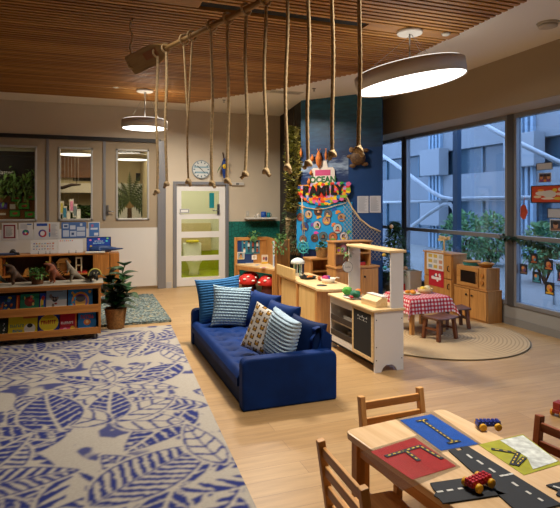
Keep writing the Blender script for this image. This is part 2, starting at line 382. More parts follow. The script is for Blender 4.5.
# slatted timber ceiling with a curved right edge
EX = [(0, 3.6), (3.6, 3.63), (4.25, 3.65), (5.59, 3.7), (6.42, 3.47), (7.55, 2.91), (8.39, 2.35), (9.44, 1.64)]
def edge(y):
    for (ya, xa), (yb, xb) in zip(EX, EX[1:]):
        if y <= yb: return xa + (xb - xa) * (y - ya) / (yb - ya)
    return EX[-1][1]
sl = MB(); y = -.5; i = 0; rnd = random.Random(3)
while y < 9.45:
    mi = rnd.choice((0, 0, 1, 2))
    if 4.57 < y < 4.77:
        sl.box(-5, .9, y, y + .045, 3.45, 3.51, 0)
    elif 8.45 < y < 8.56: sl.box(-5, -.6, y, y + .045, 3.45, 3.51, mi).box(1.45, edge(y), y, y + .045, 3.45, 3.51, mi)
    else: sl.box(-5, edge(max(y, 0)), y, y + .045, 3.45, 3.51, mi)
    y += .078
SL = [wood('#98662a', '#bd8540', 0, .5, 1.5), wood('#8a5922', '#ac7434', 0, .5, 1.5), wood('#a57232', '#c99048', 0, .5, 1.5)]
struct('ceiling_slats', sl, SL)
bk = [(-5, -.5), (3.58, -.5)] + [(x - .05, y) for y, x in EX] + [(-5, 9.42)]
struct('ceiling_backing', MB().prism(bk, 3.512, 3.526), mat('#2a1a10', .9))
struct('ceiling_flush_panel', MB().box(2.62, 3.68, 4.59, 4.77, 3.448, 3.51).box(-.6, 1.45, 8.46, 8.56, 3.448, 3.51).box(.2, .95, 4.59, 4.77, 3.448, 3.46), wood('#9a6a35', '#b58146', 0, .5, 1.5))
struct('ceiling_slot', MB().box(.95, 2.62, 4.59, 4.77, 3.47, 3.51), mat('#151312', .8))

# ------------------------------------------------------------------ rooms beyond the partition and the toilet
nr = MB(); nr.box(-6, 1.42, YB + .14, 15, -.1, 0, 1); nr.box(-6, 1.42, YB + .14, 15, 3.2, 3.3); nr.box(-6, 1.42, 14.9, 15, 0, 3.2)
nr.box(-6.1, -6, YB + .14, 15, 0, 3.2); nr.box(1.36, 1.42, YB + .14, 15, 0, 3.2)
struct('room_beyond', nr, [mat('#c9b98f', .9), mat('#a07c4f', .5)])
struct('wall_beyond_divider', MB().box(-.95, -.85, 11.6, 15, 0, 3.2), mat('#6d5438', .9))
tr = MB(); tr.box(1.44, 3.4, YB + .14, 13.2, -.1, 0, 1); tr.box(1.44, 3.4, YB + .14, 13.2, 2.7, 2.8); tr.box(1.44, 3.4, 13.1, 13.2, .5, 2.7); tr.box(1.44, 3.4, 13.04, 13.2, 0, .5, 1); tr.box(1.40, 1.44, YB + .14, 13.2, 0, 2.7); tr.box(3.4, 3.44, YB + .14, 13.2, 0, 2.7)
struct('room_toilet', tr, [mat('#dddac6', .8), mat('#a9b41c', .4)])
struct('wall_toilet_screen', MB().box(1.7, 2.9, 13.0, 13.1, .5, 1.18), mat('#cdb98c', .6))
area('toilet_room_light', (2.3, 11.9, 2.68), .6, 32, (1, .97, .85))
o = thing('toilet', 'small white toilet with a yellow lid, seen through the glazed door', 'toilet', (2.35, 12.35, 0))
MB().lathe([(.13, 0), (.11, .1), (.15, .26), (.2, .33), (.19, .36)], n=24).build('bowl', mat('#eceae4', .25), o)
MB().box(-.22, .22, .18, .36, .34, .74).build('cistern', mat('#eceae4', .25), o, bevel=.04, seg=3)
MB().lathe([(.19, .365), (.21, .375), (.2, .39)], n=24).build('seat', mat('#eceae4', .3), o)
MB().box(-.15, .15, .14, .3, .745, .80).build('lid', mat('#e8d21c', .4), o, bevel=.025, seg=3)
def pendant(loc, r, th, label, grp, ztop, pw, tilt=None):
    o = thing('pendant_light', label, 'ceiling light', (loc[0], loc[1], 0), 0, grp)
    z = loc[2]
    MB().lathe([(r - .012, z + .012), (r, z), (r, z + th), (r - .01, z + th + .004), (.02, z + th + .004)], n=64).build('shade', mat('#dfd8cb', .7), o)
    MB().lathe([(1e-5, z + .01), (r - .013, z + .01), (r - .013, z + .02), (1e-5, z + .02)], n=64).build('diffuser', mat('#fffaf0', .5, emit=pw), o)
    MB().lathe([(.125, ztop - .03), (.13, ztop - .02), (.13, ztop)], n=32).build('canopy', mat('#dcd6ca', .5), o)
    MB().tube([(0, 0, z + th), (0, 0, ztop - .02)], .008).build('stem', STEEL, o)
    w = MB()
    for a in (.4, 2.5, 4.6): w.tube([(.02, 0, ztop - .03), (r * .8 * math.cos(a), r * .8 * math.sin(a), z + th)], .0018, 5)
    w.build('suspension_wire', STEEL, o)
    MB().lathe([(1e-5, z + th + .006), (r - .02, z + th + .006), (r - .02, z + th + .012), (1e-5, z + th + .012)], n=48).build('upper_diffuser', mat('#fffaf0', .5, emit=pw * .28), o)
    if tilt:
        c_ = Vector((0, 0, z + th / 2)); vd = Vector((loc[0], loc[1], 0)).normalized(); sd = Vector((vd.y, -vd.x, 0))
        Rm = Matrix.Rotation(R(tilt[0]), 4, vd) @ Matrix.Rotation(R(tilt[1]), 4, sd)
        for ch in o.children:
            if ch.name.split('.')[0] in ('shade', 'diffuser', 'upper_diffuser'): ch.matrix_basis = Matrix.Translation(c_) @ Rm @ Matrix.Translation(-c_)
    return o
pendant((3.12, 4.67, 2.90), .56, .15, 'large round drum pendant light hanging before the window wall', 'drum pendant lights', 3.448, 5.5, (-9, 3))
pendant((.85, 8.52, 2.84), .35, .13, 'smaller round drum pendant light hanging near the back partition', 'drum pendant lights', 3.448, 6)
pendant((-.2, 12.3, 2.72), .45, .1, 'round pendant light in the room behind the middle glazed panel', 'lights in the room behind', 3.2, 3)
pendant((1.02 - .1, 12.0, 2.62), .4, .1, 'round pendant light in the room behind, above the palm tree print', 'lights in the room behind', 3.2, 3)

# ------------------------------------------------------------------ outside the windows
struct('ground_outside', MB().box(5.66, 40, -15, 40, -.2, -.08), mat('#9a9893', .9, vary=.1, vscale=1))
CON = mat('#8c9196', .85, vary=.06, vscale=1.2); GLZ = mat('#3e5563', .15, spec=.7)
o = thing('office_building', 'pale concrete office block with bands of dark glazing across the street', 'building', (13, 12, 0))
fb = MB()
for z0, z1 in ((-.1, .55), (1.75, 2.75), (3.68, 7.5)): fb.box(0, .5, -16, 22, z0, z1)
fb.build('wall', CON, o)
MB().box(.25, .4, -16, 22, .55, 3.68).build('glazed_band', GLZ, o)
mu = MB()
for k in range(30):
    y = -16 + k * 1.28; mu.box(.18, .3, y, y + .07, .55, 1.75).box(.18, .3, y, y + .07, 2.75, 3.68)
mu.build('mullion', mat('#5b7787', .5), o)['kind'] = 'stuff'
for yy, z0, z1 in ((4.85, 2.75, 3.78), (4.85, .8, 1.75), (.3, 2.8, 3.84)):
    MB().box(-.45, .0, yy, yy + 1.25, z0, z1).build('panel_box', mat('#9a9ea2', .8), o, bevel=.02)
for yy in (4.95, .4):
    rb = MB()
    for k in range(4): rb.box(-.12, .02, yy + .25 + k * .22, yy + .36 + k * .22, -.1, 7.4)
    rb.build('ribs', mat('#8fa6b8', .7), o)
def px(u, v, X): return tuple(onX(u, v, X))
TX = 7.4; TUBE = mat('#c6c9cb', .5)
tag(MB().tube([px(370, 147, TX), px(395, 164, TX), px(432, 192, TX), px(441, 197, TX), px(450, 199, TX), px(520, 198, TX), px(575, 197.5, TX)], .045, 10).build('brace_tube', TUBE), 'white steel brace tube sloping down then running level outside the large window', 'brace')
tag(MB().tube([px(404, 232, TX), px(430, 213, TX), px(444, 204.5, TX), px(450, 204, TX), px(454, 209, TX), px(455.5, 220, TX), px(456, 300, TX)], .045, 10).build('brace_tube', TUBE), 'white steel brace tube that bends down sharply beside the dark outdoor post', 'brace')
tag(MB().tube([px(470, 117, TX), px(502, 134.5, TX), px(517, 142, TX), px(575, 170, TX)], .045, 10).build('brace_tube', TUBE), 'white steel brace tube slanting past the upper pane with the orange poster', 'brace')
tag(MB().tube([px(370, 202.5, TX), px(447, 201, TX)], .03, 8).build('brace_tube', TUBE), 'thin level white tube outside the narrow window beside the mural', 'brace')
p = onX(457, 200, 7.0)
tag(MB().box(-.05, .05, -.07, .07, -.05, 4.5).build('steel_post', mat('#33475c', .5), None, (7.0, p.y, -.04)), 'dark blue steel post standing outside the large window', 'post')
def leafball(mb, c, rad, n, size, rnd, mi=0, sq=(1, 1, 1)):
    for _ in range(n):
        while True:
            v = Vector((rnd.uniform(-1, 1), rnd.uniform(-1, 1), rnd.uniform(-1, 1)))
            if .2 < v.length < 1: break
        p = Vector(c) + Vector((v.x * rad * sq[0], v.y * rad * sq[1], v.z * rad * sq[2]))
        d = v + Vector((rnd.uniform(-.7, .7), rnd.uniform(-.7, .7), rnd.uniform(-.5, .7)))
        mb.leaf(p, d, size * rnd.uniform(.7, 1.2), size * .55, .2, mi, n=2)
rnd = random.Random(11); SHR = mat('#6c9460', .7, vary=.3, vscale=4)
for u, v, r, lab in ((462, 246, .55, 'bushy green shrub outside the window above the toy fridge'), (490, 252, .5, 'bushy green shrub outside the window behind the toy oven'), (545, 240, .4, 'small shrub outside the right-hand glazing behind the window photos')):
    q = onX(u, v, 9.3 if u != 490 else 10.6); mb = MB(); leafball(mb, (0, 0, .82), r, 900, .15, rnd, sq=(1, 1.2, 1.3))
    o = thing('shrub', lab, 'shrub', (q.x, q.y, -.08), 0, 'shrubs outside'); mb.build('foliage', SHR, o)
    s = MB()
    for k in range(5): s.tube([(0, 0, 0), (rnd.uniform(-.3, .3), rnd.uniform(-.3, .3), .8)], .02, 6)
    s.build('stem', mat('#5b4632', .9), o)
# deck railing outside the lower right panes
o = thing('deck_railing', 'white metal deck railing outside the lower right panes', 'railing', (7.6, 4.5, -.08))
r_ = MB().tube([(0, -4, .75), (0, 2.6, .75)], .03)
r_.build('top_rail', TUBE, o); MB().tube([(0, -4, .35), (0, 2.6, .35)], .025).build('lower_rail', TUBE, o)
for k in range(6): MB().tube([(0, -4 + k * 1.3, 0), (0, -4 + k * 1.3, .75)], .025).build('post', TUBE, o)

# ------------------------------------------------------------------ in the room behind: hedge, palm print, display board, grilles
rnd = random.Random(5)
hb = MB(); HG = mat('#3c5a22', .7, vary=.4, vscale=10)
for _ in range(1500): hb.leaf((rnd.uniform(-.72, .62), 14.05 + rnd.uniform(-.06, .06), rnd.uniform(.9, 1.62)), (rnd.uniform(-1, 1), -1, rnd.uniform(-.6, 1)), .09, .06, .2, n=2)
o = thing('leaf_screen', 'green leaf screen in the room behind the middle glazed panel', 'plant', (0, 0, 0))
hb.build('foliage', HG, o); MB().box(-.75, .63, 14.06, 14.12, 0, 1.62).build('panel', mat('#24371a', .9), o)
o = thing('palm_print', 'wall print of a palm tree, seen through the rightmost glazed panel', 'picture', (0, 14.3, 0))
a, c = onY(118, 224, 14.3), onY(155, 184, 14.3)
MB().box(a.x - .15, c.x + .1, 0, .02, .5, c.z).build('sheet', mat('#c9c9bb', .8), o)
pm = MB(); ct = onY(129.5, 201, 14.3); cx_, cz_ = ct.x, ct.z
PG = [mat('#2f3d20', .8), mat('#4f5b32', .8), mat('#4b3822', .9), mat('#8a6f45', .9)]
pm.add([(cx_ - .07, -.004, .5), (cx_ + .08, -.004, .5), (cx_ + .05, -.004, cz_), (cx_ - .05, -.004, cz_)], [(0, 1, 2, 3)], 2)
pm.add([(cx_ + .16 * math.cos(a_), -.006, cz_ - .06 + .13 * math.sin(a_)) for a_ in [2 * PI * k / 14 for k in range(14)]], [tuple(range(14))], 3)
for k in range(17):
    an = -0.6 + k * (PI + 1.2) / 16; L_ = rnd.uniform(.75, 1.05); y_ = -.008 - .0007 * k; N_ = 12; cur = []
    for q in range(N_ + 1):
        tt = q / N_; cur.append((cx_ + math.cos(an) * L_ * tt, cz_ + math.sin(an) * L_ * tt - .42 * tt * tt * (.4 + abs(math.cos(an)))))
    for q in range(N_):
        (xa, za), (xb, zb_) = cur[q], cur[q + 1]; dx, dz = xb - xa, zb_ - za; l_ = math.hypot(dx, dz); nx, nz = -dz / l_, dx / l_; tt = q / N_
        w_ = .085 * math.sin(PI * min(tt + .1, .98)) + .01
        for sg in (1, -1):
            tx, tz = xb + nx * w_ * sg + dx * .5, zb_ + nz * w_ * sg + dz * .5 - .02
            tri = [(xa, y_, za), (xb, y_, zb_), (tx, y_, tz)]
            if sg < 0: tri = tri[::-1]
            pm.add(tri, [(0, 1, 2)], (k + (sg > 0)) % 2)
pm.build('palm', PG, o)
for u, v, lab in ((83, 177, 'dark air grille in the room behind, over the middle glazed panel'), (145, 177, 'dark air grille in the room behind, above the palm tree print')):
    q = onY(u, v, 14.9); tag(MB().box(-.24, .24, -.04, 0, -.1, .1).build('air_grille', mat('#2c2926', .7), None, (q.x, 14.9, q.z)), lab, 'grille')
q = onY(70, 188, 14.6); tag(MB().box(-.9, .75, -.2, .3, -.12, .12).build('ceiling_duct', mat('#d8cfb8', .7), None, (q.x, 14.6, q.z)), 'boxed pale duct in the room behind the middle glazed panel', 'duct')
q = onY(70, 166, 14.8); tag(MB().box(-1.0, .85, -.05, .1, -.3, .3).build('timber_fascia', wood('#6f4722', '#8b5c2e', 0), None, (q.x, 14.8, q.z)), 'brown timber fascia band in the room behind the middle glazed panel', 'panel')
b0 = onY(67, 186.5, 13.2); tag(MB().tube([(b0.x - .35, 13.2, b0.z - .02), (b0.x - .1, 13.2, b0.z - .03), (b0.x + .1, 13.2, b0.z + .04), (b0.x + .3, 13.2, b0.z + .05)], [.03, .04, .035, .02], 8).tube([(b0.x - .35, 13.2, b0.z - .02), (b0.x - .38, 13.2, 3.2)], .005, 5).tube([(b0.x + .2, 13.2, b0.z + .05), (b0.x + .2, 13.2, 3.2)], .005, 5).build('hanging_branch', mat('#33241a', .9)), 'dark knobbly branch hanging in the room behind the middle glazed panel', 'branch')
cols = ['#d0462e', '#e7d36a', '#3f8fb5', '#efe9dc', '#e58db3', '#7d8f95', '#f0efe9', '#8d8b84']
for k in range(7):
    u = 58 + k * 3.4; v = 196 + (k * 5) % 17; q = onY(u, v, 13.7)
    mbp = MB().box(-.05, .05, -.003, 0, -.32, 0, 0).box(-.035, .035, -.005, -.003, -.28, -.05, 1)
    mbp.tube([(0, 0, 0), (0, 0, 3.2 - q.z)], .002, 4)
    tag(mbp.build('hanging_artwork', [mat('#e3dfd2', .8), mat(cols[k], .8)], None, (q.x, 13.7, q.z)), 'strip of children\'s art hanging before the green leaf screen, number %d from its left end' % (k + 1) if False else ['red', 'yellow', 'blue', 'cream', 'pink', 'grey', 'white'][k] + ' strip of children\'s art hanging before the green leaf screen', 'artwork', 'art strips in the room behind')
# display wall behind the left glazed panel
dw = 12.4
o = thing('display_wall', 'dark display wall with pinned green pictures behind the left glazed panel', 'display', (0, dw, 0))
q0, q1 = onY(-12, 222, dw), onY(38, 152, dw)
MB().box(q0.x - .6, q1.x, 0, .05, .0, q1.z).build('board', mat('#17130f', .9), o)
MB().box(q0.x - .6, q1.x, -.02, 0, .6, onY(20, 196, dw).z).build('cork_strip', mat('#7b4c22', .9), o)
for u0, v0, u1, v1 in ((11, 194.5, 22, 202), (25, 194, 35.5, 200.5), (18.5, 202.5, 30, 209.5), (9.5, 210, 20.5, 217), (24.5, 211, 35.5, 218)):
    p, q = onY(u0, v1, dw), onY(u1, v0, dw)
    pr = Print(q.x - p.x, q.z - p.z, '#10150c', .012); pr.rect(.05, .08, .95, .92, '#3b9a2e').ell(.5, .5, .25, .18, '#9c3a2a').ell(.65, .55, .12, .14, '#b3492e')
    pr.build('picture', (p.x, -.02, p.z), parent=o)
p, q = onY(0, 209, dw), onY(7.5, 202.5, dw); Print(q.x - p.x, q.z - p.z, '#3b2b6d', .012).rect(.1, .2, .9, .8, '#6a4fb0').build('picture', (p.x, -.02, p.z), parent=o)
for u0, v0, u1, v1 in ((0, 213, 6, 215), (10, 204, 15.5, 209), (11, 190, 19, 192), (24, 185.5, 33, 188)):
    p, q = onY(u0, v1, dw), onY(u1, v0, dw); Print(max(.05, q.x - p.x), q.z - p.z, '#cfcabb', .01).build('caption', (p.x, -.022, p.z), parent=o)
lv = MB()
for _ in range(260):
    p = onY(rnd.uniform(0, 36), rnd.gauss(184, 6), dw); lv.leaf((p.x, -.03 - rnd.random() * .1, p.z), (rnd.uniform(-1, 1), -.6, rnd.uniform(-1, .4)), .13, .06, .4, n=2)
lv.build('trailing_leaves', mat('#55752a', .7, vary=.4, vscale=5), o)
q = onY(5.5, 172.5, dw)
text('You Matter', .125, mat('#d9d4c8', .6), o, (q.x - .14, -.012, q.z), (R(90), 0, 0))
area('room_behind_light', (.4, 12.6, 3.15), 1.2, 60, WARM)
area('room_behind_light', (-2.2, 11.5, 3.15), .8, 16, WARM)

# ------------------------------------------------------------------ rugs
rx0, rx1, ry0, ry1 = -3.25, .965, 2.35, 7.42
NX, NY = 427, 508
xs = np.linspace(rx0, rx1, NX); ys = np.linspace(ry0, ry1, NY); GX, GY = np.meshgrid(xs, ys)
rg = np.random.RandomState(12)
img = np.zeros((NY, NX))
def noise(sx, sy, seed):
    r = np.random.RandomState(seed); gx, gy = int(NX / sx) + 3, int(NY / sy) + 3; g = r.rand(gy, gx)
    X = np.arange(NX) / sx; Y = np.arange(NY) / sy; xi = X.astype(int); yi = Y.astype(int); fx = (X - xi)[None]; fy = (Y - yi)[:, None]
    return (g[yi][:, xi] * (1 - fx) + g[yi][:, xi + 1] * fx) * (1 - fy) + (g[yi + 1][:, xi] * (1 - fx) + g[yi + 1][:, xi + 1] * fx) * fy
wob = noise(9, 9, 1) - .5; wob2 = noise(3, 3, 2) - .5
img[:] = np.clip((np.sin((GX * 3 + GY * 9 + wob * 5)) - .3) * 2, 0, .9) * (noise(14, 14, 4) > .36)
def leafshape(cx, cy, an, L, w, style):
    ca, sa = math.cos(an), math.sin(an)
    px_ = (GX - cx) * ca + (GY - cy) * sa; py_ = -(GX - cx) * sa + (GY - cy) * ca
    py_ = py_ + .10 * px_ * px_ / L
    t = px_ / L
    half = w * np.sin(np.pi * np.clip(t, 0, 1) ** .8) ** .8
    ins = (t > 0) & (t < 1) & (np.abs(py_) < half)
    e = np.where(ins, half - np.abs(py_), -1)
    rel = np.abs(py_) / (half + 1e-6)
    vein = (t * L - np.abs(py_) * .75 + wob2 * .018) / (.075 + .02 * style % 3)
    fr = vein - np.floor(vein)
    if style == 0:    # cream leaf with navy feathered streaks and outline
        val = ((fr < .60 * (1.05 - .35 * rel)) & (np.abs(py_) > .012)).astype(float); val[e < .014] = 1; val[np.abs(py_) < .006] = 1
    elif style == 1:  # navy leaf with cream midrib and veins
        val = np.ones_like(t); val[(fr < .22) & (rel < .9)] = 0; val[np.abs(py_) < .013] = 0
        val[(wob2 > .33) & (rel > .4)] = 0
    elif style == 2:  # half filled, woodcut streaks from the rim
        val = ((fr < .35 + .6 * rel ** 2)).astype(float); val[np.abs(py_) < .018] = 0; val[(py_ > 0) & (rel < .45)] = 0; val[e < .012] = 1
    else:             # outlined pale leaf
        val = ((fr < .2)).astype(float); val[e < .013] = 1; val[np.abs(py_) < .006] = 1
    halo = (t > -.03) & (t < 1.03) & (np.abs(py_) < half + .022) & ~ins
    img[halo] = 0
    img[ins] = val[ins]
for k in range(110):
    leafshape(rg.uniform(rx0, rx1), rg.uniform(ry0, ry1), rg.uniform(0, 2 * PI), rg.uniform(.55, .95), rg.uniform(.11, .2), rg.choice([0, 1, 1, 2, 2, 3]))
def spray(cx, cy, n, L, w, styles, a0, a1):
    for k in range(n): leafshape(cx, cy, a0 + (a1 - a0) * k / max(1, n - 1), L * rg.uniform(.85, 1.15), w, styles[k % len(styles)])
spray(-1.5, 5.0, 7, .85, .15, [1, 0, 2], .1, 5.6); spray(.2, 5.2, 6, .7, .11, [3, 1, 3], -.4, 3.4); spray(-.6, 6.5, 7, .7, .12, [2, 0, 1], 0, 5.4)
spray(-2.4, 6.3, 7, .75, .13, [0, 2, 1], 0, 5.6); spray(.6, 6.6, 6, .6, .1, [1, 2, 0], .6, 5.4); spray(-.9, 3.5, 6, .95, .19, [0, 1, 2], .2, 4.4)
spray(.2, 4.3, 4, .62, .17, [3, 3, 1], -.2, 2.6); spray(.55, 3.2, 5, .75, .16, [2, 1, 0], .2, 4.4)
leafshape(-.15, 4.25, 1.9, .85, .24, 1); leafshape(.1, 3.15, .75, .95, .24, 0); leafshape(-.95, 4.15, 2.5, .95, .2, 0); leafshape(-.25, 3.0, 2.75, 1.0, .2, 1); leafshape(.9, 3.4, 1.9, .7, .12, 3)
img *= np.where(noise(2.2, 2.2, 9) + noise(7, 7, 10) * .5 > .24, 1, .3)
for a in (0, 1):   # soften
    img = (img + np.roll(img, 1, a) * .5 + np.roll(img, -1, a) * .5) / 2
cA, cB = np.array(lin('#a39c90')), np.array(lin('#0b1e66'))
mbr = bpy.data.meshes.new('leaf_rug')
Zt = np.full(NX * NY, .012)
vs = np.stack([GX.ravel() - (rx0 + rx1) / 2, GY.ravel() - (ry0 + ry1) / 2, Zt], 1)
idx = np.arange(NX * NY).reshape(NY, NX); q4 = np.stack([idx[:-1, :-1], idx[:-1, 1:], idx[1:, 1:], idx[1:, :-1]], -1).reshape(-1, 4)
hx_, hy_ = (rx1 - rx0) / 2, (ry1 - ry0) / 2; nv = len(vs)
low = np.array([(-hx_, -hy_, 0), (hx_, -hy_, 0), (hx_, hy_, 0), (-hx_, hy_, 0)])
cn = [idx[0, 0], idx[0, -1], idx[-1, -1], idx[-1, 0]]
mbr.from_pydata([tuple(p) for p in vs] + [tuple(p) for p in low], [], [tuple(p) for p in q4.tolist()] + [(nv + i, nv + (i + 1) % 4, int(cn[(i + 1) % 4]), int(cn[i])) for i in range(4)])
ca_ = mbr.color_attributes.new('pile', 'FLOAT_COLOR', 'POINT')
mixc = cA[None] * (1 - img.ravel()[:, None]) + cB[None] * img.ravel()[:, None]; mixc[:, 3] = 1
ca_.data.foreach_set('color', np.concatenate([mixc, np.tile(cA, (4, 1))]).astype(np.float32).ravel())
m = bpy.data.materials.new('rug'); m.use_nodes = True; nt = m.node_tree; b = nt.nodes['Principled BSDF']; at_ = nt.nodes.new('ShaderNodeAttribute'); at_.attribute_name = 'pile'
nz = nt.nodes.new('ShaderNodeTexNoise'); nz.inputs['Scale'].default_value = 60; tc = nt.nodes.new('ShaderNodeTexCoord'); nt.links.new(tc.outputs['Object'], nz.inputs['Vector'])
mx = nt.nodes.new('ShaderNodeMixRGB'); mx.blend_type = 'OVERLAY'; mx.inputs[0].default_value = .15
nt.links.new(at_.outputs['Color'], mx.inputs[1]); nt.links.new(nz.outputs['Fac'], mx.inputs[2]); nt.links.new(mx.outputs[0], b.inputs['Base Color']); b.inputs['Roughness'].default_value = .95
mbr.materials.append(m)
o = bpy.data.objects.new('leaf_rug', mbr); col.objects.link(o); o.location = ((rx0 + rx1) / 2, (ry0 + ry1) / 2, .001); o.rotation_euler = (0, 0, R(-2.6))
tag(o, 'large cream rug with navy leaf print lying beside the sofa', 'rug')
# speckled mat
m = bpy.data.materials.new('speckle'); m.use_nodes = True; nt = m.node_tree; b = nt.nodes['Principled BSDF']
tc = nt.nodes.new('ShaderNodeTexCoord'); vo = nt.nodes.new('ShaderNodeTexVoronoi'); vo.inputs['Scale'].default_value = 38; rp = nt.nodes.new('ShaderNodeValToRGB'); rp.color_ramp.interpolation = 'CONSTANT'
for i, (p_, h_) in enumerate(((0, '#3c4a4a'), (.22, '#697976'), (.45, '#525f5e'), (.62, '#8b948c'), (.8, '#46524f'), (.92, '#9c8f6c'))):
    e_ = rp.color_ramp.elements[i] if i < 2 else rp.color_ramp.elements.new(p_); e_.position = p_; e_.color = lin(h_)
sp = nt.nodes.new('ShaderNodeSeparateColor'); nt.links.new(tc.outputs['Object'], vo.inputs['Vector']); nt.links.new(vo.outputs['Color'], sp.inputs[0]); nt.links.new(sp.outputs[0], rp.inputs[0]); nt.links.new(rp.outputs[0], b.inputs['Base Color']); b.inputs['Roughness'].default_value = .95
rnd = random.Random(8)
mbm = MB(); mbm.grid(lambda u, v: (-.4 + 1.52 * u, 7.56 + 2.3 * v, .025 + rnd.random() * .012), 60, 90); mbm.box(-.4, 1.12, 7.56, 9.86, .0, .022)
tag(mbm.build('shag_mat', m, None, (0, 0, .001)), 'grey green speckled shaggy mat by the partition', 'mat')
# round jute rug
m = bpy.data.materials.new('jute'); m.use_nodes = True; nt = m.node_tree; b = nt.nodes['Principled BSDF']
tc = nt.nodes.new('ShaderNodeTexCoord'); wv = nt.nodes.new('ShaderNodeTexWave'); wv.wave_type = 'RINGS'; wv.rings_direction = 'Z'; wv.inputs['Scale'].default_value = 7; wv.inputs['Distortion'].default_value = 1.2; wv.inputs['Detail'].default_value = 3
rp = nt.nodes.new('ShaderNodeValToRGB'); rp.color_ramp.elements[0].color = lin('#977d5a'); rp.color_ramp.elements[1].color = lin('#b59a72'); rp.color_ramp.elements[1].position = .45
nt.links.new(tc.outputs['Object'], wv.inputs['Vector']); nt.links.new(wv.outputs['Fac'], rp.inputs[0]); nt.links.new(rp.outputs[0], b.inputs['Base Color']); b.inputs['Roughness'].default_value = .95
pr = [(1e-4, .012)]
for k in range(1, 27): pr += [(1.07 * (k - .5) / 26, .0135), (1.07 * k / 26, .011)]
tag(MB().lathe(pr[::-1] + [(1e-4, 0)], n=64).build('jute_rug', m, None, (4.17, 5.62, .001)), 'round woven jute rug under the gingham table', 'rug')

# ------------------------------------------------------------------ sofa
VEL = mat('#06285f', .7, sheen=.1, spec=.15, vary=.25, vscale=6); VELD = mat('#051f4a', .7, sheen=.1, spec=.15, vary=.25, vscale=6)
SX0, SX1, SY0, SY1 = 1.16, 2.02, 4.09, 6.36
o = thing('sofa', 'navy velvet sofa with tufted seat standing beside the leaf rug', 'sofa', (0, 0, 0))
MB().box(SX0 + .03, SX1 - .05, SY0 + .05, SY1 - .05, 0, .17).build('base', VELD, o, bevel=.02)
def seatf(u, v):
    x = SX0 + .0 + .66 * u; y = SY0 + .13 + (SY1 - SY0 - .26) * v
    z = .285
    e = min(u, 1 - u) * .66; z -= .05 * max(0, 1 - e / .05) ** 2
    for i in range(3):
        for j in range(10):
            bx, by = SX0 + .14 + .2 * i, SY0 + .24 + .2 * j + (.1 if i % 2 else 0)
            d = math.hypot(x - bx, y - by); z -= .04 * math.exp(-(d / .05) ** 2)
    return (x, y, z)
mbs = MB(); mbs.grid(seatf, 44, 130); mbs.box(SX0, SX0 + .66, SY0 + .13, SY1 - .13, .17, .235)
mbs.build('seat', VEL, o)
def rsec(w, h, r, n=6):
    pts = []
    for cx, cz, a0 in ((w / 2 - r, h - r, 0), (-w / 2 + r, h - r, PI / 2)):
        for k in range(n + 1): a = a0 + PI / 2 * k / n; pts.append((cx + r * math.cos(a), cz + r * math.sin(a)))
    return [(w / 2, .0)] + pts + [(-w / 2, .0)]
for yc, nm in ((SY0 + .06, 'a'), (SY1 - .06, 'b')):
    mba = MB(); sec = rsec(SX1 - SX0 - .02, .42, .06)
    Mx = Matrix.Translation(((SX0 + SX1) / 2, yc, 0)) @ Matrix.Rotation(PI / 2, 4, 'X')
    mba.prism(sec, -.06, .06, 0, Mx); mba.build('arm', VEL, o, bevel=.02, seg=3)
def backf(u, v):
    y = SY0 + .12 + (SY1 - SY0 - .24) * u; a = v
    z = .22 + .38 * math.sin(min(1, a * 1.25) * PI / 2) if a < .8 else .60 - (a - .8) * 1.6
    x = 1.80 + .10 * a + .12 * max(0, (a - .6)) + (.012 * math.sin(a * 26 + 3 * math.sin(u * 9)) + .014 * math.sin(u * 22)) * math.sin(PI * min(1, a))
    return (x, y, z)
mbb = MB(); mbb.grid(lambda u, v: backf(u, v), 90, 30)
mbb.prism([(1.83, .1), (2.0, .1), (2.02, .52), (1.94, .58), (1.89, .42)], -(SY1 - SY0) / 2 + .125, (SY1 - SY0) / 2 - .125, 0, Matrix.Translation((0, (SY0 + SY1) / 2, 0)) @ Matrix.Rotation(PI / 2, 4, 'X'))
mbb.build('backrest', VEL, o, bevel=.015)
# cushions
def cushion(name, label, w, h, t, mats, loc, rot, rows=0, amp=0, colfn=None, cells=0, mf=None, n=40):
    mb = MB()
    def f(sgn):
        def g(u, v):
            a, c = 2 * u - 1, 2 * v - 1
            pin = 1 - .09 * (1 - abs(c) ** 2) * 1 * (abs(a) ** 3); pin2 = 1 - .09 * (1 - abs(a) ** 2) * (abs(c) ** 3)
            x = a * w / 2 * pin; z = h / 2 + c * h / 2 * pin2
            y = t / 2 * (max(0, (1 - a ** 4)) * max(0, (1 - c ** 4))) ** .55
            if rows and abs(a) < .98 and abs(c) < .98:
                y += amp * (abs(math.sin(v * PI * rows)) - .4) * (1 if not cells else (.55 + .45 * abs(math.sin(u * PI * cells + .5 * (int(v * rows) % 2) * PI))))
            return (x, sgn * y, z)
        return g
    mb.grid(f(-1), n, n, mf=mf); mb.grid(lambda u, v: f(1)(1 - u, v), n, n, mi=2 if mf else 0)
    o = mb.build(name, mats, None, loc, rot=rot); tag(o, label, 'cushion', 'cushions on the sofa'); return o
KB = mat('#2f6695', .95, vary=.15, vscale=30); KL = mat('#93acb9', .95, vary=.2, vscale=40); KP = mat('#a8bfce', .95, vary=.14, vscale=30)
cushion('cushion', 'blue ribbed knit cushion leaning on the far sofa arm', .54, .53, .15, KB, (1.50, 6.14, .27), (R(-12), R(-5), R(-8)), 17, .012, n=68)
cushion('cushion', 'grey blue bobbled cushion standing in front of the blue ribbed one', .46, .47, .16, KL, (1.53, 5.84, .27), (R(-16), R(6), R(-4)), 14, .016, cells=14, n=84)
cushion('velvet_cushion', 'navy velvet cushion resting behind the grey blue bobbled cushion', .5, .42, .17, VEL, (1.76, 5.52, .29), (R(-17), 0, R(-72)))
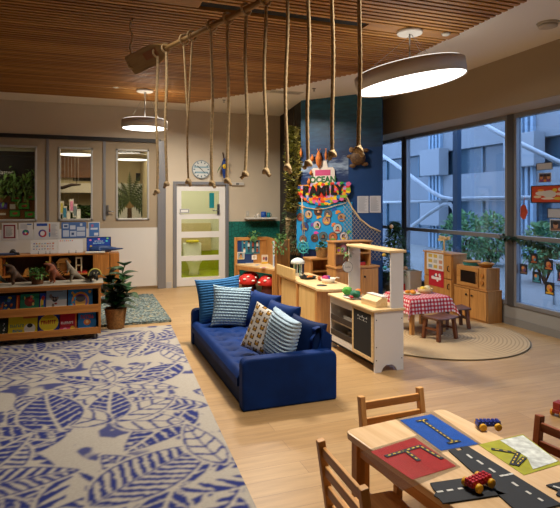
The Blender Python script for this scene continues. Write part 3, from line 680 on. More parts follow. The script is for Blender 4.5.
GB = [mat('#d8d0c2', .9), mat('#4b3a25', .9), mat('#a9791f', .9)]
def spots(i, j):
    x, z = i / 48 * 6, j / 48 * 6
    fx, fz = x % 1 - .5, (z + .5 * (int(x) % 2)) % 1 - .5
    if abs(fx) < .33 and abs(fz) < .36 and not (abs(fx) < .05 and fz > .0) : return 1 if (abs(fx) + abs(fz) > .28) else 2
    return 0
cushion('cushion', 'cream cushion with brown animal blotches and mustard edge near the sofa arm', .42, .45, .14, GB, (1.47, 4.62, .28), (R(-10), R(18), R(-50)), mf=spots, n=48)
e_ = MB()
cushion('cushion', 'pale blue cushion with rows of bobbles leaning on the near sofa arm', .38, .44, .16, KP, (1.57, 4.42, .28), (R(-8), R(12), R(-74)), 13, .02, cells=13, n=80)
cushion('velvet_cushion', 'small navy velvet cushion behind the pale blue bobbled cushion', .4, .36, .14, VELD, (1.80, 4.40, .29), (R(-14), R(6), R(-62)))
cushion('velvet_cushion', 'plump navy velvet cushion between the two pairs of pale cushions', .52, .4, .17, VEL, (1.77, 4.98, .29), (R(-17), 0, R(-75)))

# ------------------------------------------------------------------ white play kitchen
KW = mat('#d9d4cb', .5)
KX0, KX1, KY0, KY1 = 2.67, 3.0, 4.60, 5.62
o = thing('play_kitchen', 'white play kitchen with birch counter, arch-topped frame and chalkboard door', 'toy kitchen', (KX0, KY0, 0))
w_, l_ = KX1 - KX0, KY1 - KY0
foot = [(0, 0), (.09, 0), (.11, .045), (.16, .07), (w_ - .16, .07), (w_ - .11, .045), (w_ - .09, 0), (w_, 0), (w_, .60), (0, .60)]
foot = [(x if x < w_ / 2 + .2 else x, z) for x, z in foot]
foot = [(0, 0), (.075, 0), (.095, .04), (.13, .065), (w_ - .13, .065), (w_ - .095, .04), (w_ - .075, 0), (w_, 0), (w_, .60), (0, .60)]
for y0, nm in ((0, 'end'), (l_ - .02, 'end')):
    Mx = Matrix.Translation((0, y0 + .02, 0)) @ Matrix.Rotation(PI / 2, 4, 'X')
    e = MB().prism(foot, 0, .02, 0, Mx)
    for x, z in ((.02, .12), (.02, .25), (.02, .52), (w_ - .02, .12), (w_ - .02, .52)): e.ball((x, -.001 if y0 == 0 else l_ + .001, z), .006, 8, 1)
    e.build('end_panel', [KW, BLACK], o)
MB().box(w_ - .015, w_, .02, l_ - .02, .07, .6).build('back_panel', KW, o)
MB().box(0, w_ - .015, .02, l_ - .02, .07, .09).box(.02, w_ - .015, .47, l_ - .02, .31, .325).build('shelf', KW, o)
MB().box(0, .015, .02, l_ - .02, .07, .16).box(0, .015, .455, .475, .16, .6).box(0, .015, .475, l_ - .02, .52, .6).build('front_frame', KW, o)
for z in (.165, .335): MB().box(-.002, .012, .475, l_ - .02, z, z + .06).build('shelf_rail', mat('#2b211b', .6), o)
MB().box(-.03, w_ + .015, -.02, l_ + .01, .60, .625).build('counter', BIRCH, o, bevel=.006)
d = MB().box(-.012, 0, .02, .455, .10, .135).box(-.012, 0, .02, .455, .565, .6).box(-.012, 0, .02, .05, .135, .565).box(-.012, 0, .425, .455, .135, .565).build('door', BIRCHX, o)
cb = MB().box(-.008, -.004, .05, .425, .135, .565, 0)
for k in range(7):
    for j in range(2): cb.box(-.0095, -.008, .14 + .03 * k + .004 * j, .155 + .03 * k, .50 - j * .03, .507 - j * .03 + (.012 if (k + j) % 3 == 0 else 0), 1)
cb.build('chalkboard', [mat('#1b1a19', .8), mat('#b9b6ad', .9)], d)
for y0 in (.0, l_ - .12): MB().box(w_ - .145, w_, y0, y0 + .02, .625, 1.18).build('post', KW, o)
MB().box(w_ - .17, w_ + .03, -.01, l_ - .09, 1.18, 1.205).build('top_shelf', BIRCH, o, bevel=.004)
# things on and in it
def basket(name, label, x, y, z, w, d, h, m, n=2):
    b = MB().box(-w / 2, w / 2, -d / 2, d / 2, 0, .01)
    for (x0, x1, y0, y1) in ((-w / 2, w / 2, -d / 2, -d / 2 + .01), (-w / 2, w / 2, d / 2 - .01, d / 2), (-w / 2, -w / 2 + .01, -d / 2 + .01, d / 2 - .01), (w / 2 - .01, w / 2, -d / 2 + .01, d / 2 - .01)): b.box(x0, x1, y0, y1, .01, h)
    return tag(b.build(name, m, None, (x, y, z), bevel=.003), label, 'basket')
BW = mat('#d8cdb8', .7)
basket('crate', 'small pale crate of red and green blocks on the play kitchen upper shelf', KX0 + .12, KY0 + .62, .327, .18, .24, .095, BW)
basket('crate', 'pale crate on the play kitchen lower shelf, nearer the chalkboard', KX0 + .12, KY0 + .62, .092, .18, .22, .10, BW)
basket('crate', 'pale crate on the play kitchen lower shelf, farther from the chalkboard', KX0 + .12, KY0 + .87, .092, .18, .22, .10, BW)
rnd = random.Random(4)
for k, h in enumerate(('#b5322b', '#3f8b4a', '#b5322b', '#3f8b4a')):
    tag(MB().box(-.025, .025, -.025, .025, 0, .06).build('toy_block', mat(h, .5), None, (KX0 + .09 + .06 * (k % 2), KY0 + .57 + .10 * (k // 2), .338), bevel=.004), ('red' if k % 2 == 0 else 'green') + ' toy block in the upper crate, ' + ('end nearer the chalkboard' if k < 2 else 'end away from the chalkboard'), 'toy block', 'blocks in the play kitchen crate')
tag(MB().ball((0, 0, .035), .035, 12, 0).build('toy_plum', mat('#5b2348', .5), None, (KX0 + .12, KY0 + .62, .102)), 'purple toy plum in a lower shelf crate of the play kitchen', 'toy food')
TOP = .625
o = thing('serving_tray', 'pale oval tray under the felt greens on the play kitchen counter', 'tray', (KX0 + .12, KY0 + .67, TOP))
MB().lathe([(.11, 0), (.13, .012), (.125, .012), (.105, .006), (1e-4, .006)], n=28).build('dish', mat('#cfc9bd', .6), o, (0, 0, 0)).scale = (.85, 1.25, 1)
def lump(name, label, loc, r, h, sc, cat='toy food', seed=0, amp=.15):
    rr = random.Random(seed); ph = [rr.uniform(0, 6) for _ in range(6)]
    mb = MB(); n = 16; prof = [(max(1e-5, r * math.sin(PI * i / 10)), r - r * math.cos(PI * i / 10)) for i in range(11)]
    mb.lathe(prof, n=n, fn=lambda i, j: (r * amp * math.sin(3 * 2 * PI * j / n + ph[i % 6] * .3 + i) if 0 < i < 10 else 0))
    o = mb.build(name, mat(h, .7, vary=.12, vscale=30), None, loc); o.scale = sc; return tag(o, label, cat)
lump('felt_lettuce', 'bright green felt lettuce on the play kitchen tray', (KX0 + .10, KY0 + .78, TOP + .014), .055, '#4f9a37', (1, 1.2, .85), seed=1)
lump('felt_cucumber', 'dark green felt leaf bundle at the front of the play kitchen tray', (KX0 + .11, KY0 + .60, TOP + .014), .05, '#1f6446', (1, 1.5, .8), seed=2)
lump('felt_carrot', 'orange felt vegetable behind the greens on the play kitchen tray', (KX0 + .19, KY0 + .69, TOP + .014), .04, '#d5762c', (1, 1, 1), seed=3)
lump('felt_tomato', 'red felt slice below the dark green leaf bundle', (KX0 + .04, KY0 + .57, TOP + .014), .022, '#a3262c', (1, 1.6, .7), seed=4)
o = thing('toy_cash_box', 'wooden toy till box with white lid standing on the play kitchen counter', 'toy', (KX0 + .12, KY0 + .22, TOP), R(4))
Mx = Matrix.Translation((.07, 0, 0)) @ Matrix.Rotation(PI / 2, 4, 'X') @ Matrix.Rotation(0, 4, 'Z')
MB().prism([(-.07, 0), (.07, 0), (.07, .085), (.01, .1), (-.07, .06)], -.14, .14, 0, Matrix.Rotation(PI / 2, 4, 'X')).build('box', BIRCH, o, bevel=.005)
MB().box(.0, .075, -.142, .142, .100, .108).build('lid', mat('#d9d6cf', .5), o, bevel=.002)
o = thing('hanging_disc', 'round white lettered disc hanging on the far post of the play kitchen', 'sign', (KX1 - .155, KY1 + -.08, 0))
q = onY(347.6, 267, KY1 - .15)
o.location = (q.x, q.y, q.z)
MB().tube([(0, -.006, 0), (0, .006, 0)], .064, 24).tube([(0, -.008, 0), (0, -.004, 0)], .057, 24, 1).build('disc', [mat('#8f8c86', .6), mat('#dcd8cf', .6)], o)
text('hello', .035, mat('#8b8b88', .7), o, (0, -.008, 0), (R(90), 0, 0)); MB().tube([(0, 0, .06), (.015, 0, .13), (.03, .0, .16)], .003, 6).build('cord', ROPE, o)
mb = MB(); leafball(mb, (0, 0, 0), .06, 46, .045, rnd); tag(mb.build('hanging_sprig', mat('#4c6a35', .7, vary=.3), None, (q.x + .01, q.y + .05, q.z + .16)), 'green leaf sprig above the round white disc on the play kitchen', 'plant')

# ------------------------------------------------------------------ wooden divider, cubby shelf and play cupboard behind it
o = thing('play_counter', 'wooden play counter with pale back panels behind the sofa', 'cabinet', (2.78, 6.22, 0))
MB().box(0, .42, 0, 1.38, .0, .56).build('body', wood('#9f7038', '#bd8b4c', 2), o)
for y0, y1 in ((.07, .62), (.74, 1.32)): MB().box(-.012, 0, y0, y1, .05, .545).build('back_panel', PALE, o, bevel=.003)
for y in (-.02, .655, 1.35): MB().box(-.025, .03, y, y + .05, 0, .57).build('post', OAK, o, bevel=.004)
ct = [(-.03, 1.40), (-.03, .0)] + [(.21 + .27 * math.cos(a), -.02 + .17 * math.sin(a)) for a in [PI + PI * k / 14 for k in range(1, 14)]] + [(.47, .0), (.47, 1.40)]
MB().prism(ct, .56, .595).build('counter', BIRCH, o, bevel=.006)
MB().box(-.06, -.028, .70, 1.41, .595, .75).build('rail_board', PALE, o, bevel=.006)
o2 = thing('frying_pan', 'black toy frying pan on the wooden play counter', 'toy pan', (2.97, 7.0, .595))
MB().lathe([(.10, 0), (.125, .035), (.12, .035), (.097, .006), (1e-4, .006)], n=28).build('pan', BLACK, o2)
MB().bar((.0, .11, .03), (.02, .26, .055), .025, .012).build('handle', BLACK, o2)
lump('toy_prawn', 'orange toy food lying in the black toy frying pan', (2.99, 6.96, .603), .03, '#d97a2f', (1.5, 1, .8), seed=6)
o2 = thing('handled_bowl', 'cream toy bowl with a handle on the wooden play counter', 'toy bowl', (3.08, 6.55, .595))
MB().lathe([(.08, 0), (.105, .065), (.10, .065), (.075, .008), (1e-4, .008)], n=28).build('bowl', mat('#d8cdb4', .6), o2)
MB().tube([(.1, -.0, .06), (.13, -.01, .065), (.16, -.02, .06)], .009).build('handle', mat('#d8cdb4', .6), o2)
lump('toy_beetroot', 'magenta toy vegetable heaped in the cream handled bowl', (3.05, 6.57, .605), .045, '#a62a5c', (1, 1.3, 1), seed=7)
lump('toy_aubergine', 'purple toy vegetable beside the magenta one in the cream bowl', (3.1, 6.6, .605), .038, '#5b3a86', (1, 1, 1.1), seed=8)
lump('toy_onion', 'rust brown toy vegetable behind the cream bowl on the wooden play counter', (3.06, 6.76, .595), .035, '#a2562c', (1, 1.3, 1), seed=9)
tag(MB().lathe([(.07, 0), (.07, .006), (1e-4, .006)], n=24).build('hob_disc', mat('#26282a', .5), None, (2.90, 6.36, .595)), 'flat black disc on the wooden play counter, nearer end', 'toy hob')
o2 = thing('fabric_jelly', 'white and mint fabric piece with dangling strips behind the play counter', 'toy', (2.97, 7.38, .595)); o2.scale = (.8, .8, .8)
mbj = MB().lathe([(.13, .22), (.12, .27), (.08, .31), (.02, .33), (1e-4, .33)], n=20, fn=lambda i, j: .012 * (-1) ** j if i < 2 else 0)
mbj.build('cap', mat('#cfd6cc', .8), o2)
for k in range(9):
    a = 2 * PI * k / 9; MB().box(-.012, .012, -.003, .003, 0, .23).build('strip', mat('#8fc2b4', .8) if k % 2 else mat('#dfe3da', .8), o2, (.07 * math.cos(a), .07 * math.sin(a), .0), a)
o = thing('cubby_shelf', 'wooden cubby shelf standing under the family photo board', 'shelf', (3.38, 7.82, 0))
cs = MB().box(0, .03, 0, .3, 0, .76).box(.62, .65, 0, .3, 0, .76).box(.03, .62, .28, .3, .02, .76).box(.31, .335, .01, .28, .06, .74)
for z in (.03, .36, .56): cs.box(.03, .62, .005, .28, z, z + .02)
cs.build('body', OAK, o, bevel=.003); MB().box(-.02, .67, -.02, .31, .76, .79).build('top', OAKX, o, bevel=.004)
WICK = mat('#a47a44', .85, bump=.4, bscale=90, vary=.25, vscale=60)
def wicker_pot(parent, r0, r1, h, name='basket'):
    pr = []; k = 14
    for i in range(k + 1): pr.append((r0 + (r1 - r0) * i / k, h * i / k))
    pr += [(r1 - .012, h), (r1 - .012, h - .03), (1e-4, h - .03)]
    return MB().lathe(pr, n=40, fn=lambda i, j: (.006 * (1 if (i // 1 + j // 2) % 2 else -1)) if i <= k else 0).build(name, WICK, parent)
o = thing('potted_succulent', 'small leafy plant in a wicker pot on the cubby shelf', 'plant', (3.62, 7.94, .79))
wicker_pot(o, .08, .10, .16); mb = MB(); leafball(mb, (0, 0, .17), .1, 120, .06, rnd, sq=(1, 1, .6)); mb.build('leaves', mat('#3e6b3a', .6, vary=.3), o)
# play cupboard with hutch, mostly behind the white play kitchen
o = thing('play_cupboard', 'wooden play cupboard with upper shelf behind the white play kitchen', 'cabinet', (3.50, 7.16, 0))
MB().box(0, .72, 0, .33, 0, .69).build('body', OAK, o); MB().box(-.015, .735, -.02, .34, .69, .72).build('top', OAKX, o, bevel=.004)
d = MB().box(.42, .70, -.016, 0, .05, .67).build('door', OAK, o, bevel=.004)
MB().ball((.47, -.028, .56), .018, 12).build('knob', mat('#2a211b', .5), d)
h = MB().box(.0, .025, .06, .3, .72, 1.08).box(.6, .625, .06, .3, .72, 1.08).box(.025, .6, .28, .3, .72, 1.08).box(.025, .6, .06, .28, .90, .92)
h.build('hutch', OAK, o); MB().box(-.02, .645, .04, .31, 1.08, 1.10).build('hutch_top', OAKX, o, bevel=.004)
o = thing('toy_clock', 'pink and cream round toy clock on the cupboard upper shelf', 'toy clock', (3.68, 7.30, .92))
MB().tube([(0, -.012, .06), (0, .012, .06)], .06, 20).build('face', mat('#d98a9c', .6), o); MB().tube([(0, -.016, .06), (0, -.012, .06)], .035, 16).build('dial', mat('#e8dfcf', .6), o)
tag(MB().box(-.035, .035, -.02, .02, 0, .09).box(-.02, .02, -.022, -.02, .02, .06, 1).build('toy_carton', [mat('#d9b321', .6), mat('#a84b9b', .6)], None, (3.59, 7.28, .92), bevel=.004), 'yellow toy carton on the cupboard upper shelf', 'toy food')
tag(MB().box(-.06, .06, -.04, .04, 0, .05).box(-.06, .06, -.04, .04, .05, .06, 1).build('toy_stove', [mat('#b32b22', .5), BLACK], None, (3.98, 7.28, .72), bevel=.003), 'small red and black toy stove block on the cupboard top', 'toy')

# ------------------------------------------------------------------ corner study booth with mushroom stools
o = thing('study_booth', 'honey wood corner booth with desk before the teal tiles', 'booth', (0, 0, 0))
BT = 1.02
MB().box(2.65, 2.70, 9.80, 9.86, 0, BT).build('post', OAK, o, bevel=.004)
MB().box(2.68, 3.30, 9.815, 9.84, .40, BT - .06).build('back_panel', OAK, o)
MB().box(2.68, 3.30, 9.80, 9.85, BT - .06, BT).build('top_rail', OAKX, o, bevel=.004)
MB().bar((3.30, 9.80, .71), (3.22, 8.98, .71), .025, .62).build('side_panel', OAK, o)
e_ = Vector((.39, .30, 0)).normalized()
Mx = Matrix.Translation((3.10, 8.70, 0)) @ Matrix.Rotation(math.atan2(.30, .39), 4, 'Z')
MB().box(0, .44, 0, .03, 0, BT, 0, Mx).box(0, .035, -.01, .04, 0, BT + .005, 0, Mx).box(.405, .44, -.01, .04, 0, BT + .005, 0, Mx).build('end_panel', OAK, o, bevel=.004)
dk = [(2.67, 9.80), (3.11, 8.74), (3.24, 8.86), (3.29, 9.8)]
MB().prism(dk, .49, .52).build('desk', BIRCHX, o, bevel=.004)
for x, y in ((2.70, 9.74), (3.08, 8.80)): MB().box(x - .02, x + .02, y - .02, y + .02, 0, .49).build('leg', OAK, o)
MB().bar((2.69, 9.74, .455), (3.10, 8.80, .455), .02, .07).build('apron', OAK, o)
# papers in the booth
def pinned(name, label, cat, w, h, base, loc, rz, fn, group=None, t=.003):
    p = Print(w, h, base, t); fn(p); o = p.build(name, (0, 0, 0), rz)
    o.location = loc; return tag(o, label, cat, group)
rnd = random.Random(21)
def people(p):
    p.rect(.03, .04, .97, .96, '#2f7e96')
    for i in range(4):
        for j in range(2):
            x, z = .14 + .24 * i, .3 + .42 * j
            p.rect(x - .06, z - .2, x + .06, z + .02, ['#e3e3dd', '#1d5273', '#c9d8da', '#a74c3a'][(i + j) % 4]); p.ell(x, z + .1, .05, .08, ['#c58f6d', '#7a4a31', '#d7aa86'][(i + 2 * j) % 3]); p.ell(x, z + .15, .055, .06, '#2f2520')
pinned('poster', 'teal poster of small people pinned inside the corner booth', 'poster', .36, .27, '#3a8ca3', (2.79, 9.811, .70), 0, people)
pinned('hanging_cloth', 'plain navy cloth hung at the left inside the corner booth', 'cloth', .34, .52, '#1c3a70', (2.685, 9.814, .44), 0, lambda p: p, t=.002)
def photo(p): p.rect(.08, .08, .92, .92, '#8fa3ad').ell(.5, .55, .2, .3, '#3a2a22').ell(.5, .45, .15, .2, '#b98563').rect(.2, .08, .8, .25, '#c9a227')
pinned('photo', 'small photo of a face pinned to the navy cloth in the booth', 'photo', .14, .14, '#e6e1d8', (2.70, 9.806, .60), 0, photo)
pinned('photo', 'small white photo card pinned below the teal people poster', 'photo', .10, .09, '#efece4', (2.99, 9.811, .585), 0, lambda p: p.ell(.5, .5, .25, .35, '#c5b8a8'))
pinned('card', 'yellow based card standing on the booth desk by the middle rail', 'card', .13, .17, '#d8cbb5', (3.12, 9.60, .523), 0, lambda p: p.rect(0, 0, 1, .2, '#e0b52c').ell(.35, .6, .16, .2, '#a44a3c').ell(.7, .55, .16, .25, '#5b3f5e'))
pinned('paper_strip', 'tall white blue paper strip hung inside the booth beside the end panel', 'paper', .12, .5, '#c9d6e0', (3.14, 9.0, .50), R(-55), lambda p: p.rect(.2, .1, .8, .45, '#5c86b5').rect(.15, .6, .85, .9, '#e6e8ea'))
for k, (u, v, h) in enumerate(((249, 263, '#c7d2dc'), (257, 265, '#3f6fb5'), (264, 267.5, '#b8365c'), (271, 264, '#7fb05a'))):
    q = hz(u, v, .521); tag(MB().box(-.08, .08, -.05, .05, 0, .002).box(-.05, .05, -.03, .03, .002, .003, 1).build('drawing', [mat('#ddd8cc', .8), mat(h, .7)], None, tuple(q), rnd.uniform(0, 1)), ['pale grey', 'blue', 'crimson', 'green'][k] + ' drawing lying on the corner booth desk', 'drawing', 'drawings on the booth desk')
def trailing(label, x, y, z, seed, droop):
    rr = random.Random(seed); mb = MB(); leafball(mb, (0, 0, .03), .09, 60, .06, rr, sq=(1.3, .7, .5))
    for k in range(4):
        a, bb = rr.uniform(-.14, .14), rr.uniform(-.08, -.04)
        for t_ in range(7): mb.leaf((a + rr.uniform(-.03, .03), bb, -droop * t_ / 7), (rr.uniform(-1, 1), -1, -.6), .055, .035, .4, n=2)
    tag(mb.build('trailing_plant', mat('#557c3c', .65, vary=.35, vscale=8), None, (x, y, z)), label, 'plant', 'trailing plants on the booth')
trailing('trailing green plant on the booth top rail above the people poster', 3.03, 9.78, BT + .02, 3, .06); trailing('trailing green plant hanging over the booth end panel', 3.17, 8.72, BT + .03, 5, .26)
def mushroom(x, y, label):
    o = thing('mushroom_stool', label, 'stool', (x, y, 0), 0, 'mushroom stools')
    MB().lathe([(.13, 0), (.12, .05), (.105, .17), (.11, .22)], n=24).build('stem', mat('#5d2f2a', .8), o)
    cap = MB().lathe([(.09, .20), (.17, .205), (.18, .23), (.165, .29), (.12, .345), (.06, .37), (1e-4, .375)], n=28)
    c = cap.build('cap', mat('#c3231d', .55), o); sp_ = MB()
    for a, zz, rr, s in ((-1.2, .27, .172, .035), (-2.2, .30, .155, .03), (-1.75, .34, .115, .03), (-.4, .31, .148, .033), (-2.9, .26, .176, .03), (.6, .3, .15, .03), (1.8, .3, .15, .03)):
        sp_.ball((rr * math.cos(a), rr * math.sin(a), zz), s, 10, 0, (1, 1, .55))
    sp_.build('spot_pattern', mat('#e8e2d6', .6), c)['kind'] = 'stuff'
mushroom(2.77, 9.36, 'red mushroom stool with white spots under the booth desk, larger in view'); mushroom(3.06, 9.06, 'red spotted mushroom stool under the booth desk beside its right leg'); mushroom(2.92, 9.7, 'red spotted mushroom stool deep under the booth desk at the left')

# ------------------------------------------------------------------ wall things by the door
q = onY(201, 169.5, YB); o = thing('wall_clock', 'round white and blue wall clock above the glazed door', 'clock', (q.x, YB, q.z))
MB().tube([(0, -.035, 0), (0, 0, 0)], .185, 40).build('rim', mat('#7b8c95', .6), o)
f = MB().tube([(0, -.038, 0), (0, -.034, 0)], .17, 40)
for k in range(12):
    a = 2 * PI * k / 12; f.bar((.125 * math.sin(a), -.0395, .125 * math.cos(a)), (.16 * math.sin(a), -.0395, .16 * math.cos(a)), .018, .003, 1, (0, 1, 0))
f.box(-.13, .13, -.0405, -.038, -.08, -.045, 2).box(-.15, .15, -.0405, -.038, .03, .06, 2)
f.build('dial', [mat('#cfd3cf', .6), mat('#33566b', .6), mat('#86a6b2', .6)], o)
MB().bar((0, -.044, 0), (-.085, -.044, .07), .012, .003, 0, (0, 1, 0)).bar((0, -.044, 0), (.07, -.044, -.07), .009, .003, 0, (0, 1, 0)).build('hands', BLACK, o)
q = onY(224, 169, YB - .1); o = thing('hanging_toucan', 'blue and yellow hanging parrot ornament beside the wall clock', 'ornament', tuple(q))
skin('body', [(0, 0, .0, .05), (0, -.01, .10, .055), (.0, -.02, .17, .035), (0, 0, -.1, .035), (.01, 0, -.2, .015), (0, -.05, .2, .03), (0, -.12, .19, .012)], [(0, 1), (1, 2), (0, 3), (3, 4), (2, 5), (5, 6)], mat('#1f3f86', .5), o, lv=1)
MB().ball((0, -.045, .05), .045, 12, 0, (1, .5, 1.2)).build('breast', mat('#d8b21f', .5), o); MB().leaf((-.04, 0, .1), (-.6, 0, -1), .2, .08, .1).build('wing', mat('#2f7a3d', .5), o); MB().tube([(0, 0, .2), (0, .09, .34)], .012).build('hanger', mat('#4b2f1d', .7), o)
q = onY(237, 184, YB); o = thing('wall_rail', 'short white sensor bar on the wall right of the door', 'fixture', (q.x, YB, q.z))
MB().box(-.14, .14, -.04, 0, -.03, .03).build('case', mat('#c4c0b8', .5), o, bevel=.006); MB().box(-.03, .03, -.043, -.04, -.015, .015).build('lens', mat('#4b4a48', .3), o)
q = onY(247.5, 213.5, YB); tag(MB().box(-.035, .035, -.012, 0, -.055, .055).box(-.012, .012, -.016, -.012, -.02, .02, 1).build('light_switch', [mat('#b8b3a8', .5), mat('#cfcac0', .5)], None, (q.x, YB, q.z), bevel=.002), 'grey light switch plate just above the white wall shelf', 'switch')
p, q = onY(245.5, 217.5, YB - .1), onY(279, 217.5, YB - .1)
tag(MB().box(0, q.x - p.x - .07, -.2, 0, -.035, 0).build('wall_shelf', mat('#d9d5cc', .5), None, (p.x, YB, p.z), bevel=.004), 'thin white shelf on the wall above the teal tiles', 'shelf')
SHZ = p.z
for u, h, r, hh, lab in ((258, '#cfcac0', .03, .08, 'white cup standing left of the blue mug on the wall shelf'), (263.5, '#1e4fa3', .055, .12, 'bright blue mug standing on the white wall shelf'), (268.5, '#1f7f8c', .04, .1, 'teal mug standing right of the blue mug on the wall shelf'), (255, '#b9b1a3', .02, .05, 'tiny beige pot, first item on the white wall shelf')):
    q = onY(u, 215, YB - .1); o = thing('mug', lab, 'mug', (q.x, YB - .1, SHZ))
    MB().lathe([(r * .9, 0), (r, hh * .1), (r, hh), (r - .006, hh), (r - .008, .01), (1e-4, .01)], n=20).build('cup', mat(h, .4), o)
    if r > .03: MB().tube([(r, 0, hh * .8), (r + .025, 0, hh * .7), (r + .025, 0, hh * .35), (r, 0, hh * .2)], .006, 6).build('handle', mat(h, .4), o)

# ------------------------------------------------------------------ mural: family board, felt photo board, papers, net, ornaments
def mur(u, v, off=.0): return onM(u, v, off)
def loc2(P):  # distance along the mural and height
    return (P.x - A.x) * e2.x + (P.y - A.y) * e2.y, P.z
def mpt(s, z, off): return (A.x + e2.x * s + n2.x * off, A.y + e2.y * s + n2.y * off, z)
s0, z1 = loc2(mur(297, 206)); s1, z1b = loc2(mur(352.5, 202)); _, z0 = loc2(mur(298, 248.5))
z1 = max(z1, z1b)
pr = Print(s1 - s0, z1 - z0, '#2394cf', .012, .9)
pr.build('felt_board', mpt(s0, z0, .002), MR); FB = [o for o in bpy.data.objects if o.name.startswith('felt_board')][0]
tag(FB, 'bright blue felt board carrying round family photos under the FAMILY sign', 'board')
q = [(301, 217, 1), (309, 214.5, 1.05), (318.5, 211.5, 1.1), (328.5, 214, 1.05), (327, 220.5, 1.1), (342, 217.5, 1), (305, 226.8, 1.1), (317.5, 225.2, 1.05), (338, 228.5, 1.2), (303.5, 239.2, 1), (315, 238, 1), (323.8, 236.5, 1.15), (333.5, 237, 1.15), (344.5, 236.5, 1.1)]
wh = ['first from the left in the top row', 'second from the left in the top row', 'topmost of the top row beneath the string', 'under the string at right of top row', 'overlapping the photo above it at right of centre', 'alone at the upper right edge', 'far left of the middle row', 'centre of the middle row beside the purple shape', 'rightmost of the middle row', 'far left of the bottom row', 'second from the left in the bottom row', 'star-topped one at middle of the bottom row', 'behind the wicker pot plant at right', 'lowest one at the right edge of the board']
rnd = random.Random(31)
pc = ['#8a4f38', '#c7b0a0', '#5b3526', '#56606b', '#b98a72', '#b2855f', '#35518f', '#c8b7be', '#b7bfb8', '#8c6a5a', '#5d4638', '#4a6a6f', '#b0643c', '#c2b9bf']
for k, (u, v, sc) in enumerate(q):
    P = mur(u, v); s_, z_ = loc2(P); r_ = .075 * sc
    o = thing('round_photo', 'round photo on the blue felt board, ' + wh[k], 'photo', mpt(s_, z_, .0145), MR, 'round photos on the felt board')
    MB().tube([(0, -.006, 0), (0, 0, 0)], r_, 24).build('disc', mat('#5b3a26', .7), o)
    p_ = Print(r_ * 1.8, r_ * 1.8, pc[k], .001); p_.mb = MB(); p_.y = -.007
    p_.ell(.5, .5, .5, .5, pc[k], 22).ell(.4 + rnd.random() * .2, .52, .2, .26, '#33241d').ell(.4 + rnd.random() * .2, .46, .15, .2, rnd.choice(['#c99873', '#8a5a3e', '#e0b698'])).poly([(.15, .18), (.85, .18), (.72, .36), (.28, .36)], rnd.choice(['#d8d8d4', '#b13d3a', '#3a6ca8', '#6fa04a', '#d9b23a', '#222a3a']))
    p_.build('print', (-r_ * .9, 0, -r_ * .9), parent=o)
for k, (u, v, h, lab) in enumerate(((313, 224.5, '#7a4fb0', 'purple felt sea creature in the middle row of the blue board'), (316, 233, '#d44aa0', 'pink felt seahorse low on the blue board'), (319, 216.8, '#e0a13a', 'orange felt shell under the topmost round photo'), (338, 212, '#d98b3a', 'small orange felt fish at the upper right of the blue board'), (334, 224.5, '#e07a3c', 'orange felt fish beside the middle of the blue board'), (303, 207.5, '#f0a050', 'pale orange felt starfish at the top left of the blue board'), (349, 232, '#63b04a', 'green felt leaf at the right edge of the blue board'), (334, 209, '#2b5db0', 'dark blue felt fish at the top right of the blue board'), (308, 221, '#1f5f9a', 'dark blue felt fish left of the purple sea creature'))):
    s_, z_ = loc2(mur(u, v)); n_ = 10
    pts = [((.045 + .018 * math.cos(3 * a)) * math.cos(a), (.03 + .012 * math.sin(2 * a)) * math.sin(a)) for a in [2 * PI * i / 20 for i in range(20)]]
    tag(MB().prism(pts, 0, .006, 0, Matrix.Rotation(PI / 2, 4, 'X')).build('felt_shape', mat(h, .9), None, mpt(s_, z_, .0145), MR), lab, 'felt shape', 'felt shapes on the board')
gp = [mpt(*loc2(mur(u, v)), .03) for u, v in ((296, 204), (306, 207.5), (317, 209.3), (327, 208.5), (338, 205), (347, 203))]
tag(MB().tube(gp, .008, 6).build('string_garland', ROPE), 'jute string looped along the top of the blue felt board', 'string')
# FAMILY board: cream backing covered with bright overlapping scraps, shaped like a scalloped banner
a0, ztl = loc2(mur(299, 186)); a1, ztr = loc2(mur(351, 182.5)); _, zb = loc2(mur(325, 204.5))
wF, hF = a1 - a0, max(ztl, ztr) - zb
outl = [(0, hF * .92), (wF, hF)] + [(wF * (1 - t_), hF * (1 - (.45 + .55 * math.sin(PI * t_) ** .7))) for t_ in [k / 12 for k in range(0, 13)]]
o = thing('family_sign', 'bright scrap mosaic banner reading FAMILY in black letters', 'sign', mpt(a0, zb, .026), MR)
MB().prism(outl, 0, .01, 0, Matrix.Rotation(PI / 2, 4, 'X')).build('board', mat('#d98a2a', .8), o)
pal = ['#d8331f', '#e8a010', '#1f86c0', '#3f9a38', '#d9609a', '#e86a14', '#b9a3cf', '#d8331f', '#eec81f', '#1f3a78', '#8fb83a', '#e8901a']
fm = MB(); rnd = random.Random(77)
def inside(x, z):
    n = len(outl); c = False
    for i in range(n):
        (xa, ya), (xb, yb) = outl[i], outl[i - 1]
        if (ya > z) != (yb > z) and x < (xb - xa) * (z - ya) / (yb - ya) + xa: c = not c
    return c
nx_, nz_ = 17, 9; k = 0
for i in range(nx_):
    for j in range(nz_):
        x, z = (i + .5 + rnd.uniform(-.2, .2)) * wF / nx_, (j + .5 + rnd.uniform(-.2, .2)) * hF / nz_
        if not inside(x, z): continue
        k += 1; r_ = rnd.uniform(.04, .058); a_ = rnd.uniform(0, 6); y_ = -.0112 - .00006 * k
        n_ = rnd.choice((4, 5, 6)); fm.add([(x + r_ * math.cos(a_ + 2 * PI * t / n_), y_, z + r_ * .8 * math.sin(a_ + 2 * PI * t / n_)) for t in range(n_)], [tuple(range(n_))], rnd.randrange(12))
fm.build('scrap_mosaic', [mat(h, .7) for h in pal], o)
